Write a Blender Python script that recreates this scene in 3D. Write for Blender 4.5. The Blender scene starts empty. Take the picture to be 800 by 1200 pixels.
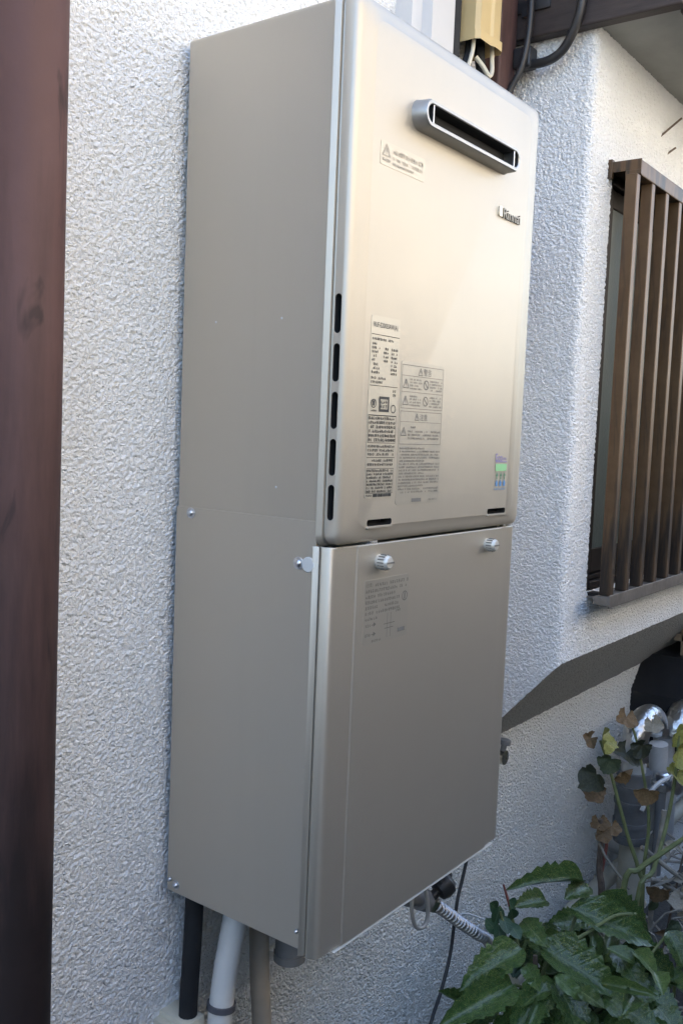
import bpy, bmesh, math, random
import numpy as np
from mathutils import Vector, Matrix

random.seed(7)
sc = bpy.context.scene
C = sc.collection
ZG = -1.31                      # ground level below the joint of the two heater boxes (all heights are measured from that joint)

# ------------------------------------------------------------------ camera
yaw, pitch, roll = 0.9339, -0.0872, 0.0399
fw = Vector((math.sin(yaw) * math.cos(pitch), math.cos(yaw) * math.cos(pitch), math.sin(pitch)))
rt = Vector((math.cos(yaw), -math.sin(yaw), 0))
up = rt.cross(fw)
r2 = math.cos(roll) * rt + math.sin(roll) * up
u2 = -math.sin(roll) * rt + math.cos(roll) * up
cam_d = bpy.data.cameras.new('camera')
cam = bpy.data.objects.new('camera', cam_d)
C.objects.link(cam)
M = Matrix(((r2.x, u2.x, -fw.x), (r2.y, u2.y, -fw.y), (r2.z, u2.z, -fw.z))).to_4x4()
M.translation = (-0.8389, -0.8806, 0.1382 - ZG)
cam.matrix_world = M
cam_d.sensor_fit = 'HORIZONTAL'
cam_d.sensor_width = 36
cam_d.lens = 1111.4 / 800 * 36
cam_d.clip_start = 0.02
cam_d.clip_end = 500
sc.camera = cam

# ------------------------------------------------------------------ sky, sun, exposure
SUN_EL, SUN_AZ = math.radians(42), math.radians(12)     # sun stands behind the house (+y), a little towards +x
world = bpy.data.worlds.new('World')
sc.world = world
world.use_nodes = True
wn = world.node_tree
bg = wn.nodes['Background']
sky = wn.nodes.new('ShaderNodeTexSky')
sky.sky_type = 'NISHITA'
sky.sun_disc = False
sky.sun_elevation = SUN_EL
sky.sun_rotation = SUN_AZ
sky.dust_density = 3.8
sky.air_density = 1.0
sky.ozone_density = 1.0
wn.links.new(sky.outputs[0], bg.inputs[0])
bg.inputs[1].default_value = 0.15
sun_d = bpy.data.lights.new('sun', 'SUN')
sun_d.energy = 3.3
sun_d.angle = math.radians(0.53)
sun_d.color = (1.0, 0.95, 0.87)
sun = bpy.data.objects.new('sun', sun_d)
C.objects.link(sun)
sdir = Vector((math.sin(SUN_AZ) * math.cos(SUN_EL), math.cos(SUN_AZ) * math.cos(SUN_EL), math.sin(SUN_EL)))
sun.rotation_euler = sdir.to_track_quat('Z', 'Y').to_euler()
sun.location = (0, 3, 8)
sc.view_settings.view_transform = 'Standard'
sc.view_settings.look = 'None'
sc.view_settings.gamma = 1
sc.view_settings.use_curve_mapping = False
sc.view_settings.exposure = 2.78
sc.render.engine = 'CYCLES'
sc.cycles.use_denoising = True
sc.cycles.max_bounces = 10
sc.cycles.diffuse_bounces = 6

# ------------------------------------------------------------------ materials
def new_mat(name):
    m = bpy.data.materials.new(name)
    m.use_nodes = True
    nt = m.node_tree
    return m, nt, nt.nodes['Principled BSDF']

def N(nt, typ, **kw):
    n = nt.nodes.new(typ)
    for k, v in kw.items():
        if hasattr(n, k) and k not in n.inputs:
            setattr(n, k, v)
        else:
            n.inputs[k].default_value = v
    return n

def coords(nt, scale=(1, 1, 1), loc=(0, 0, 0)):
    tc = nt.nodes.new('ShaderNodeTexCoord')
    mp = nt.nodes.new('ShaderNodeMapping')
    mp.inputs['Scale'].default_value = scale
    mp.inputs['Location'].default_value = loc
    nt.links.new(tc.outputs['Object'], mp.inputs[0])
    return mp.outputs[0]

def ramp(nt, src, stops):
    r = nt.nodes.new('ShaderNodeValToRGB')
    e = r.color_ramp.elements
    while len(e) < len(stops):
        e.new(0.5)
    for i, (p, c) in enumerate(stops):
        e[i].position = p
        e[i].color = (c, c, c, 1) if isinstance(c, (int, float)) else (*c, 1)
    nt.links.new(src, r.inputs[0])
    return r.outputs[0]

def noise(nt, vec, scale, detail=3, rough=0.55, dist=0.0):
    n = N(nt, 'ShaderNodeTexNoise', Scale=scale, Detail=detail, Roughness=rough, Distortion=dist)
    nt.links.new(vec, n.inputs['Vector'])
    return n.outputs[0]

def mixc(nt, fac, a, b, mode='MIX'):
    m = nt.nodes.new('ShaderNodeMix')
    m.data_type = 'RGBA'
    m.blend_type = mode
    for sock, v in ((m.inputs[0], fac), (m.inputs[6], a), (m.inputs[7], b)):
        if isinstance(v, (int, float)):
            sock.default_value = v
        elif isinstance(v, tuple):
            sock.default_value = (*v, 1)
        else:
            nt.links.new(v, sock)
    return m.outputs[2]

def math_n(nt, op, a, b):
    m = nt.nodes.new('ShaderNodeMath')
    m.operation = op
    for sock, v in ((m.inputs[0], a), (m.inputs[1], b)):
        if isinstance(v, (int, float)):
            sock.default_value = v
        else:
            nt.links.new(v, sock)
    return m.outputs[0]

def plain(name, col, rough=0.5, metal=0.0, var=0.15, vscale=20, bump=0.0, bscale=200, coat=0.0, spec=0.5, stretch=(1, 1, 1), rvar=0.0):
    """paint, plastic or metal: colour with uneven tone, small relief and uneven gloss"""
    m, nt, b = new_mat(name)
    v = coords(nt, stretch)
    n1 = noise(nt, v, vscale, 4, 0.6, 0.3)
    dark = tuple(c * (1 - var) for c in col)
    lite = tuple(min(1, c * (1 + var)) for c in col)
    nt.links.new(ramp(nt, n1, [(0.3, dark), (0.7, lite)]), b.inputs['Base Color'])
    b.inputs['Roughness'].default_value = rough
    if rvar:
        n2 = noise(nt, v, vscale * 2.3, 3, 0.6)
        nt.links.new(ramp(nt, n2, [(0.3, max(0.02, rough - rvar)), (0.7, min(1, rough + rvar))]), b.inputs['Roughness'])
    b.inputs['Metallic'].default_value = metal
    b.inputs['Coat Weight'].default_value = coat
    b.inputs['Specular IOR Level'].default_value = spec
    if bump:
        bn = N(nt, 'ShaderNodeBump', Strength=bump, Distance=0.002)
        nt.links.new(noise(nt, v, bscale, 3), bn.inputs['Height'])
        nt.links.new(bn.outputs[0], b.inputs['Normal'])
    return m

def stucco(name, col, scale, height, warm=None):
    """sprayed render: real displacement on a fine mesh"""
    m, nt, b = new_mat(name)
    v = coords(nt)
    big = noise(nt, v, 2.2, 4, 0.6)
    fine = noise(nt, v, 45, 3, 0.6)
    c0 = mixc(nt, ramp(nt, big, [(0.35, 0.0), (0.7, 1.0)]), col, tuple(c * 0.93 for c in col))
    c1 = mixc(nt, ramp(nt, fine, [(0.62, 0.0), (0.85, 0.12)]), c0, tuple(c * 0.72 for c in col))
    streak = noise(nt, coords(nt, (9, 9, 0.7)), 3.0, 4, 0.6)
    c2 = mixc(nt, ramp(nt, streak, [(0.55, 0.0), (0.85, 0.22)]), c1, tuple(c * q for c, q in zip(col, (0.72, 0.71, 0.67))))
    # pores a little darker than the ridges
    n1 = noise(nt, v, scale, 1.4, 0.5, 0.35)
    h1 = ramp(nt, n1, [(0.30, 0.0), (0.50, 0.62), (0.68, 1.0)])
    n2 = noise(nt, v, scale * 2.6, 2, 0.5, 0.6)
    n3 = noise(nt, v, scale * 0.33, 2, 0.5)
    h = math_n(nt, 'ADD', h1, math_n(nt, 'MULTIPLY', n2, 0.24))
    h = math_n(nt, 'ADD', h, math_n(nt, 'MULTIPLY', n3, 0.5))
    c3 = mixc(nt, ramp(nt, h1, [(0.0, 0.06), (0.30, 0.0)]), c2, tuple(c * 0.66 for c in col))
    nt.links.new(c3, b.inputs['Base Color'])
    b.inputs['Roughness'].default_value = 0.72
    b.inputs['Specular IOR Level'].default_value = 0.35
    d = N(nt, 'ShaderNodeDisplacement', Midlevel=0.9, Scale=height)
    nt.links.new(h, d.inputs['Height'])
    nt.links.new(d.outputs[0], nt.nodes['Material Output'].inputs['Displacement'])
    m.displacement_method = 'BOTH'
    return m

MAT = {}
MAT['stucco'] = stucco('white_stucco', (0.82, 0.825, 0.82), 195, 0.0032)
MAT['stucco_fine'] = stucco('white_fine_stucco', (0.75, 0.745, 0.70), 190, 0.0046)
MAT['shaded_render'] = stucco('shaded_grey_render', (0.34, 0.342, 0.325), 230, 0.0022)  # smoother grey render, with the bay underside's shade painted into the colour
MAT['soffit'] = plain('soffit_board', (0.36, 0.37, 0.35), 0.85, var=0.12, vscale=9, bump=0.2)

def champagne():
    m, nt, b = new_mat('champagne_metallic_paint')
    v = coords(nt)
    col = ramp(nt, noise(nt, v, 3.0, 3, 0.5), [(0.3, (0.512, 0.470, 0.398)), (0.7, (0.527, 0.484, 0.411))])
    dust = noise(nt, coords(nt, (30, 30, 1.2)), 1.4, 5, 0.65, 0.2)          # rain streaks in the dust
    col = mixc(nt, ramp(nt, dust, [(0.52, 0.0), (0.80, 0.12)]), col, (0.43, 0.40, 0.34))
    blot = noise(nt, v, 11, 5, 0.62, 0.5)
    col = mixc(nt, ramp(nt, blot, [(0.58, 0.0), (0.82, 0.05)]), col, (0.36, 0.34, 0.29))
    nt.links.new(col, b.inputs['Base Color'])
    b.inputs['Metallic'].default_value = 0.68
    r1 = ramp(nt, noise(nt, v, 1400, 2, 0.5), [(0.3, 0.40), (0.7, 0.48)])
    r2 = ramp(nt, blot, [(0.4, 0.0), (0.75, 0.03)])
    nt.links.new(math_n(nt, 'ADD', r1, r2), b.inputs['Roughness'])
    bn = N(nt, 'ShaderNodeBump', Strength=0.04, Distance=0.01)
    nt.links.new(noise(nt, v, 5.0, 2, 0.5), bn.inputs['Height'])
    nt.links.new(bn.outputs[0], b.inputs['Normal'])
    return m
MAT['paint'] = champagne()
MAT['black'] = plain('black_void', (0.012, 0.012, 0.012), 0.8, var=0.2)
MAT['outlet'] = plain('grey_outlet_metal', (0.42, 0.42, 0.41), 0.38, 0.8, var=0.06)
MAT['steel'] = plain('zinc_steel', (0.62, 0.64, 0.68), 0.28, 1.0, var=0.1, vscale=200)
MAT['flex'] = plain('corrugated_steel', (0.36, 0.36, 0.36), 0.36, 1.0, var=0.1, vscale=100)
MAT['knob'] = plain('pale_knob_plastic', (0.66, 0.64, 0.58), 0.3, 0.35, var=0.05)
MAT['plug'] = plain('white_plug_plastic', (0.62, 0.63, 0.62), 0.5, var=0.05)
MAT['film'] = plain('clear_label_film', (0.525, 0.488, 0.410), 0.44, 0.68, var=0.03)
MAT['film_pale'] = plain('pale_caution_sticker', (0.540, 0.490, 0.405), 0.44, 0.68, var=0.03)
MAT['film_grey'] = plain('grey_label_film', (0.495, 0.462, 0.395), 0.44, 0.68, var=0.03)
MAT['ink'] = plain('black_print', (0.035, 0.035, 0.035), 0.5, var=0.1)
MAT['ink_grey'] = plain('grey_print', (0.20, 0.19, 0.17), 0.5, var=0.1)
MAT['ink_faint'] = plain('faint_print', (0.47, 0.41, 0.32), 0.5, var=0.1)
MAT['ink_violet'] = plain('violet_print', (0.26, 0.22, 0.52), 0.5, var=0.1)
MAT['ink_green'] = plain('green_print', (0.30, 0.62, 0.30), 0.5, var=0.1)
MAT['ink_dkgreen'] = plain('dark_green_print', (0.12, 0.28, 0.17), 0.5, var=0.1)
MAT['ink_blue'] = plain('blue_print', (0.12, 0.30, 0.58), 0.5, var=0.1)
MAT['chrome'] = plain('logo_chrome', (0.60, 0.56, 0.48), 0.22, 0.95, var=0.05)
MAT['logo_dark'] = plain('logo_grey_metal', (0.23, 0.22, 0.20), 0.3, 0.8, var=0.05)
MAT['bronze'] = None
MAT['frame'] = plain('dark_bronze_frame', (0.020, 0.015, 0.013), 0.45, 0.3, var=0.25, vscale=30)
MAT['cream'] = plain('cream_duct_plastic', (0.66, 0.50, 0.25), 0.45, var=0.06, vscale=8)
MAT['white_pl'] = plain('white_painted_board', (0.62, 0.62, 0.62), 0.45, var=0.03, vscale=8)
MAT['beam'] = plain('dark_stained_timber', (0.040, 0.029, 0.026), 0.55, var=0.35, vscale=14, bump=0.3, bscale=60, stretch=(6, 1, 6))
MAT['post'] = plain('reddish_stained_post', (0.085, 0.045, 0.040), 0.55, var=0.3, vscale=14, bump=0.25, bscale=60, stretch=(6, 6, 1))
MAT['rubber'] = plain('black_cable_rubber', (0.022, 0.022, 0.024), 0.42, var=0.2)
MAT['foam'] = plain('black_pipe_foam', (0.014, 0.015, 0.017), 0.75, var=0.2)
MAT['tape'] = plain('white_lagging_tape', (0.68, 0.67, 0.64), 0.5, var=0.1, vscale=14, bump=0.3, bscale=40)
MAT['greypvc'] = plain('grey_pvc', (0.20, 0.20, 0.20), 0.5, var=0.15)
MAT['tie'] = plain('dark_grey_tie', (0.10, 0.10, 0.115), 0.35, var=0.1)
MAT['beige'] = plain('beige_pvc', (0.42, 0.37, 0.30), 0.5, var=0.1)
MAT['beige_lt'] = plain('weathered_beige_pvc', (0.46, 0.43, 0.34), 0.55, var=0.15)
MAT['slate'] = plain('slate_grey_pipe', (0.135, 0.138, 0.14), 0.45, var=0.2)
MAT['palegrey'] = plain('pale_grey_pvc', (0.45, 0.45, 0.435), 0.45, var=0.12)
MAT['clip'] = plain('ivory_clip_plastic', (0.66, 0.62, 0.50), 0.5, var=0.05)
MAT['blacksheet'] = plain('black_sheet_plastic', (0.010, 0.010, 0.011), 0.5, var=0.3)
MAT['cablegrey'] = plain('grey_cable', (0.36, 0.35, 0.33), 0.45, var=0.1)
MAT['bark'] = plain('twig_bark', (0.13, 0.095, 0.07), 0.85, var=0.35, vscale=60, bump=0.5, bscale=200)
MAT['greenstem'] = plain('green_stem', (0.14, 0.16, 0.06), 0.6, var=0.3, vscale=40)
MAT['redstem'] = plain('red_shoot', (0.22, 0.07, 0.05), 0.6, var=0.2, vscale=40)
MAT['deadstem'] = plain('bleached_dead_stem', (0.27, 0.245, 0.20), 0.8, var=0.35, vscale=40)
MAT['wood'] = plain('weathered_wood', (0.26, 0.19, 0.12), 0.8, var=0.3, vscale=14, stretch=(1, 6, 6))

def bronze():
    m, nt, b = new_mat('bronze_anodised_aluminium')
    v = coords(nt)
    col = ramp(nt, noise(nt, v, 30, 3, 0.6), [(0.3, (0.115, 0.066, 0.032)), (0.7, (0.150, 0.090, 0.046))])
    soot = noise(nt, coords(nt, (9, 9, 1.0)), 2.6, 5, 0.65, 0.4)
    c2 = mixc(nt, ramp(nt, soot, [(0.47, 0.0), (0.60, 0.9)]), col, (0.028, 0.024, 0.022))
    nt.links.new(c2, b.inputs['Base Color'])
    b.inputs['Metallic'].default_value = 0.35
    b.inputs['Roughness'].default_value = 0.42
    return m
MAT['bronze'] = bronze()

MAT['railgrey'] = plain('worn_aluminium_rail', (0.24, 0.215, 0.19), 0.45, 0.6, var=0.2, vscale=40)

def frosted():
    m, nt, b = new_mat('frosted_window_glass')
    v = coords(nt)
    nt.links.new(ramp(nt, noise(nt, v, 4, 3), [(0.3, (0.10, 0.125, 0.115)), (0.7, (0.15, 0.18, 0.165))]), b.inputs['Base Color'])
    b.inputs['Roughness'].default_value = 0.30
    b.inputs['Transmission Weight'].default_value = 0.35
    bn = N(nt, 'ShaderNodeBump', Strength=0.35, Distance=0.002)
    nt.links.new(noise(nt, v, 160, 2), bn.inputs['Height'])
    nt.links.new(bn.outputs[0], b.inputs['Normal'])
    return m
MAT['frosted'] = frosted()

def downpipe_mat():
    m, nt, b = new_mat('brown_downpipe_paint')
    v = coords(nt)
    lit_brown = ramp(nt, noise(nt, v, 7, 4, 0.6, 0.3), [(0.3, (0.115, 0.060, 0.052)), (0.7, (0.145, 0.079, 0.070))])
    shaded_brown = ramp(nt, noise(nt, v, 12, 4, 0.6, 0.3), [(0.3, (0.018, 0.013, 0.013)), (0.7, (0.028, 0.020, 0.019))])
    # shade painted in: the brown darkens towards the ground across a ragged streaky border
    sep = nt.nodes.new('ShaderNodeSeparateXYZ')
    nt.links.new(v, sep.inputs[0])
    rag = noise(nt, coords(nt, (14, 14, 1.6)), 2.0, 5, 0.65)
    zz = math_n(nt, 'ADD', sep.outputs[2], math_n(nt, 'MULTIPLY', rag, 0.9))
    base = mixc(nt, ramp(nt, math_n(nt, 'MULTIPLY', zz, 0.35), [(0.50, 0.0), (0.74, 1.0)]), shaded_brown, lit_brown)
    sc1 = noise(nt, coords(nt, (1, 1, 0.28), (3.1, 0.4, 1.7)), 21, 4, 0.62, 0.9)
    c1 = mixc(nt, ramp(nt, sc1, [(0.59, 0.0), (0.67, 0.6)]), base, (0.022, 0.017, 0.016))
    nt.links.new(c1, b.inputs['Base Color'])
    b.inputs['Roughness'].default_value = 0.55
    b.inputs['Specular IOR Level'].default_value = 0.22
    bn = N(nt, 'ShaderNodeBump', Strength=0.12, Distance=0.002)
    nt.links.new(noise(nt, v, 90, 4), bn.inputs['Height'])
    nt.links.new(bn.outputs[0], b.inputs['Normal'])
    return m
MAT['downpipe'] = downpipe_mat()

def lagging():
    m, nt, b = new_mat('crinkled_aluminium_lagging')
    v = coords(nt)
    b.inputs['Base Color'].default_value = (0.56, 0.57, 0.57, 1)
    b.inputs['Metallic'].default_value = 1.0
    b.inputs['Roughness'].default_value = 0.30
    bn = N(nt, 'ShaderNodeBump', Strength=0.8, Distance=0.006)
    nt.links.new(noise(nt, v, 45, 3, 0.5, 0.8), bn.inputs['Height'])
    nt.links.new(bn.outputs[0], b.inputs['Normal'])
    return m
MAT['lagging'] = lagging()

def leaf_mat(name, c_dark, c_lite, spot=None, rough=0.28, vein=None, spot_amt=0.66):
    m, nt, b = new_mat(name)
    tc = nt.nodes.new('ShaderNodeTexCoord')
    oi = nt.nodes.new('ShaderNodeObjectInfo')
    add = nt.nodes.new('ShaderNodeVectorMath')
    add.operation = 'MULTIPLY_ADD'
    cx = nt.nodes.new('ShaderNodeCombineXYZ')
    for i in range(3):
        nt.links.new(oi.outputs['Random'], cx.inputs[i])
    nt.links.new(cx.outputs[0], add.inputs[0])
    add.inputs[1].default_value = (37, 53, 71)
    nt.links.new(tc.outputs['Object'], add.inputs[2])
    v = add.outputs[0]
    col = ramp(nt, noise(nt, v, 14, 4, 0.6), [(0.3, c_dark), (0.72, c_lite)])
    hv = nt.nodes.new('ShaderNodeHueSaturation')
    nt.links.new(ramp(nt, oi.outputs['Random'], [(0.0, 0.75), (1.0, 1.25)]), hv.inputs['Value'])
    nt.links.new(col, hv.inputs['Color'])
    col = hv.outputs[0]
    if spot:
        vo = N(nt, 'ShaderNodeTexVoronoi', Scale=62.0)
        nt.links.new(v, vo.inputs['Vector'])
        f1 = ramp(nt, vo.outputs['Distance'], [(0.16, 1.0), (0.30, 0.0)])
        f2 = ramp(nt, noise(nt, v, 9, 2), [(spot_amt - 0.12, 0.0), (spot_amt, 1.0)])
        col = mixc(nt, math_n(nt, 'MULTIPLY', f1, f2), col, spot)
    hgt = None
    if vein:
        sep = nt.nodes.new('ShaderNodeSeparateXYZ')
        nt.links.new(tc.outputs['Generated'], sep.inputs[0])
        d = math_n(nt, 'ABSOLUTE', math_n(nt, 'SUBTRACT', sep.outputs[1], 0.5), 0.0)
        col = mixc(nt, ramp(nt, d, [(0.012, 0.8), (0.03, 0.0)]), col, vein)
        ph = math_n(nt, 'MULTIPLY', math_n(nt, 'SUBTRACT', sep.outputs[0], math_n(nt, 'MULTIPLY', d, 0.55)), 46.0)
        wv = math_n(nt, 'SINE', ph, 0.0)
        hgt = ramp(nt, wv, [(0.55, 1.0), (0.98, 0.0)])
        col = mixc(nt, ramp(nt, wv, [(0.80, 0.0), (1.0, 0.30)]), col, vein)
    nt.links.new(col, b.inputs['Base Color'])
    b.inputs['Roughness'].default_value = rough
    b.inputs['Subsurface Weight'].default_value = 0.0
    bn = N(nt, 'ShaderNodeBump', Strength=0.16, Distance=0.03)
    hh = noise(nt, v, 9, 2, 0.5, 0.4)
    if hgt is not None:
        hh = math_n(nt, 'ADD', math_n(nt, 'MULTIPLY', hh, 0.8), math_n(nt, 'MULTIPLY', hgt, 0.10))
    nt.links.new(hh, bn.inputs['Height'])
    nt.links.new(bn.outputs[0], b.inputs['Normal'])
    # thin blade lets some light through
    tr = N(nt, 'ShaderNodeBsdfTranslucent')
    nt.links.new(col, tr.inputs['Color'])
    mx = nt.nodes.new('ShaderNodeMixShader')
    mx.inputs[0].default_value = 0.18
    nt.links.new(b.outputs[0], mx.inputs[1])
    nt.links.new(tr.outputs[0], mx.inputs[2])
    nt.links.new(mx.outputs[0], nt.nodes['Material Output'].inputs['Surface'])
    return m
MAT['aucuba'] = leaf_mat('glossy_aucuba_leaf', (0.026, 0.056, 0.016), (0.078, 0.136, 0.038), (0.46, 0.46, 0.13), 0.28, (0.12, 0.17, 0.07), 0.46)
MAT['aucuba_young'] = leaf_mat('mid_green_young_leaf', (0.045, 0.085, 0.022), (0.105, 0.165, 0.045), (0.45, 0.45, 0.14), 0.34, (0.16, 0.21, 0.08), 0.55)
MAT['rose'] = leaf_mat('small_rose_leaf', (0.022, 0.055, 0.026), (0.045, 0.095, 0.042), None, 0.4, (0.10, 0.15, 0.08))
MAT['ger_yellow'] = leaf_mat('yellowing_leaf', (0.20, 0.19, 0.05), (0.34, 0.34, 0.09), (0.12, 0.08, 0.03), 0.5)
MAT['ger_green'] = leaf_mat('green_lobed_leaf', (0.06, 0.085, 0.045), (0.12, 0.15, 0.075), (0.25, 0.25, 0.09), 0.5)
MAT['ger_dark'] = leaf_mat('dark_lobed_leaf', (0.030, 0.036, 0.022), (0.060, 0.065, 0.035), (0.14, 0.09, 0.04), 0.55)
MAT['ger_brown'] = leaf_mat('withered_brown_leaf', (0.12, 0.075, 0.035), (0.22, 0.14, 0.065), (0.05, 0.035, 0.02), 0.7)
MAT['ger_pale'] = leaf_mat('dry_pale_leaf', (0.30, 0.26, 0.19), (0.46, 0.41, 0.32), None, 0.75)

def ground_mat():
    m, nt, b = new_mat('damp_soil_and_gravel')
    v = coords(nt)
    nt.links.new(ramp(nt, noise(nt, v, 9, 6, 0.65), [(0.3, (0.028, 0.026, 0.022)), (0.7, (0.065, 0.059, 0.052))]), b.inputs['Base Color'])
    b.inputs['Roughness'].default_value = 0.9
    bn = N(nt, 'ShaderNodeBump', Strength=0.8, Distance=0.02)
    nt.links.new(noise(nt, v, 40, 5, 0.7), bn.inputs['Height'])
    nt.links.new(bn.outputs[0], b.inputs['Normal'])
    return m
MAT['ground'] = ground_mat()
MAT['neighbour'] = plain('cream_neighbour_render', (0.40, 0.375, 0.33), 0.85, var=0.06, vscale=3)
MAT['fence'] = plain('shade_fence_board', (0.125, 0.112, 0.095), 0.7, var=0.3, vscale=5, stretch=(6, 6, 1))
MAT['pane_dark'] = plain('dark_window_pane', (0.02, 0.025, 0.03), 0.1, var=0.1)
MAT['rooftile'] = plain('grey_roof', (0.12, 0.12, 0.13), 0.6, var=0.2)
MAT['inside'] = plain('dark_room', (0.10, 0.10, 0.09), 0.9, var=0.1)

# ------------------------------------------------------------------ mesh helpers
def tag(o, label=None, cat=None, group=None, kind=None):
    for k, v in (('label', label), ('category', cat), ('group', group), ('kind', kind)):
        if v:
            o[k] = v
    return o

def wloc(o):
    p = Vector((0, 0, 0))
    while o is not None:
        p += o.location
        o = o.parent
    return p

def thing(name, label, cat, loc, group=None):
    o = bpy.data.objects.new(name, None)
    o.empty_display_size = 0.05
    C.objects.link(o)
    o.location = loc
    return tag(o, label, cat, group)

def link(name, me, parent=None, loc=(0, 0, 0)):
    o = bpy.data.objects.new(name, me)
    C.objects.link(o)
    o.parent = parent
    o.location = loc
    return o

class MB:
    """collects faces in world coordinates; build() links them as one mesh object"""
    def __init__(s):
        s.v, s.f, s.mi = [], [], []
    def add(s, verts, faces, mi=0):
        o = len(s.v)
        s.v += [tuple(p) for p in verts]
        s.f += [tuple(i + o for i in f) for f in faces]
        s.mi += [mi] * len(faces)
        return s
    def box(s, x0, x1, y0, y1, z0, z1, bev=0.0, mi=0):
        if bev <= 0:
            s.add([(x, y, z) for x in (x0, x1) for y in (y0, y1) for z in (z0, z1)],
                  [(0, 1, 3, 2), (4, 6, 7, 5), (0, 4, 5, 1), (2, 3, 7, 6), (0, 2, 6, 4), (1, 5, 7, 3)], mi)
            return s
        bm = bmesh.new()
        bmesh.ops.create_cube(bm, size=1)
        for v in bm.verts:
            v.co = Vector(((x0 + x1) / 2 + v.co.x * (x1 - x0), (y0 + y1) / 2 + v.co.y * (y1 - y0), (z0 + z1) / 2 + v.co.z * (z1 - z0)))
        bmesh.ops.bevel(bm, geom=bm.edges[:], offset=bev, segments=2, profile=0.5, affect='EDGES')
        bm.verts.index_update()
        s.add([v.co[:] for v in bm.verts], [[v.index for v in f.verts] for f in bm.faces], mi)
        bm.free()
        return s
    def tube(s, pts, rad, n=12, smooth=0, cap=True, mi=0):
        pts = [Vector(p) for p in pts]
        rads = list(rad) if isinstance(rad, (list, tuple)) else [rad] * len(pts)
        if smooth:
            P, Rr = [], []
            for i in range(len(pts) - 1):
                p0, p1, p2, p3 = pts[max(i - 1, 0)], pts[i], pts[i + 1], pts[min(i + 2, len(pts) - 1)]
                for k in range(smooth):
                    t = k / smooth
                    P.append(0.5 * ((2 * p1) + (-p0 + p2) * t + (2 * p0 - 5 * p1 + 4 * p2 - p3) * t * t + (-p0 + 3 * p1 - 3 * p2 + p3) * t ** 3))
                    Rr.append(rads[i] * (1 - t) + rads[i + 1] * t)
            P.append(pts[-1]); Rr.append(rads[-1])
            pts, rads = P, Rr
        vs, fs = [], []
        d0 = (pts[1] - pts[0]).normalized()
        a = d0.orthogonal().normalized()
        for i, p in enumerate(pts):
            d = (pts[min(i + 1, len(pts) - 1)] - pts[max(i - 1, 0)]).normalized()
            a = (a - d * a.dot(d)).normalized()
            b = d.cross(a)
            for k in range(n):
                th = 2 * math.pi * k / n
                vs.append(p + (a * math.cos(th) + b * math.sin(th)) * rads[i])
        for i in range(len(pts) - 1):
            for k in range(n):
                k2 = (k + 1) % n
                fs.append((i * n + k, i * n + k2, (i + 1) * n + k2, (i + 1) * n + k))
        if cap:
            fs.append(tuple(range(n))[::-1])
            fs.append(tuple((len(pts) - 1) * n + k for k in range(n)))
        return s.add(vs, fs, mi)
    def rings(s, loops, cap0=True, cap1=True, mi=0):
        """loft through closed loops of the same length"""
        n = len(loops[0])
        vs = [p for l in loops for p in l]
        fs = []
        for i in range(len(loops) - 1):
            for k in range(n):
                k2 = (k + 1) % n
                fs.append((i * n + k, i * n + k2, (i + 1) * n + k2, (i + 1) * n + k))
        if cap0:
            fs.append(tuple(range(n))[::-1])
        if cap1:
            fs.append(tuple((len(loops) - 1) * n + k for k in range(n)))
        return s.add(vs, fs, mi)
    def lathe(s, base, axis, prof, n=16, mi=0):
        """prof: (distance along axis, radius)"""
        axis = Vector(axis).normalized()
        a = axis.orthogonal().normalized()
        b = axis.cross(a)
        base = Vector(base)
        L = [[base + axis * h + (a * math.cos(2 * math.pi * k / n) + b * math.sin(2 * math.pi * k / n)) * r for k in range(n)] for h, r in prof]
        return s.rings(L, mi=mi)
    def build(s, name, mats, parent=None, smooth=True, angle=35, fix=True):
        off = wloc(parent)
        me = bpy.data.meshes.new(name)
        me.from_pydata([(p[0] - off.x, p[1] - off.y, p[2] - off.z) for p in s.v], [], s.f)
        mats = mats if isinstance(mats, (list, tuple)) else [mats]
        for m in mats:
            me.materials.append(MAT[m])
        if len(mats) > 1:
            me.polygons.foreach_set('material_index', s.mi)
        if fix:
            bm = bmesh.new(); bm.from_mesh(me)
            bmesh.ops.recalc_face_normals(bm, faces=bm.faces)
            bm.to_mesh(me); bm.free()
        if smooth:
            me.polygons.foreach_set('use_smooth', [True] * len(me.polygons))
            if angle < 180:
                me.set_sharp_from_angle(angle=math.radians(angle))
        return link(name, me, parent)

def rrect(x0, x1, z0, z1, r, y, seg=6):
    """rounded rectangle loop in the plane y"""
    out = []
    for cx, cz, a0 in ((x1 - r, z1 - r, 0), (x0 + r, z1 - r, 90), (x0 + r, z0 + r, 180), (x1 - r, z0 + r, 270)):
        for k in range(seg + 1):
            a = math.radians(a0 + 90 * k / seg)
            out.append((cx + r * math.cos(a), y, cz + r * math.sin(a)))
    return out

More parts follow.
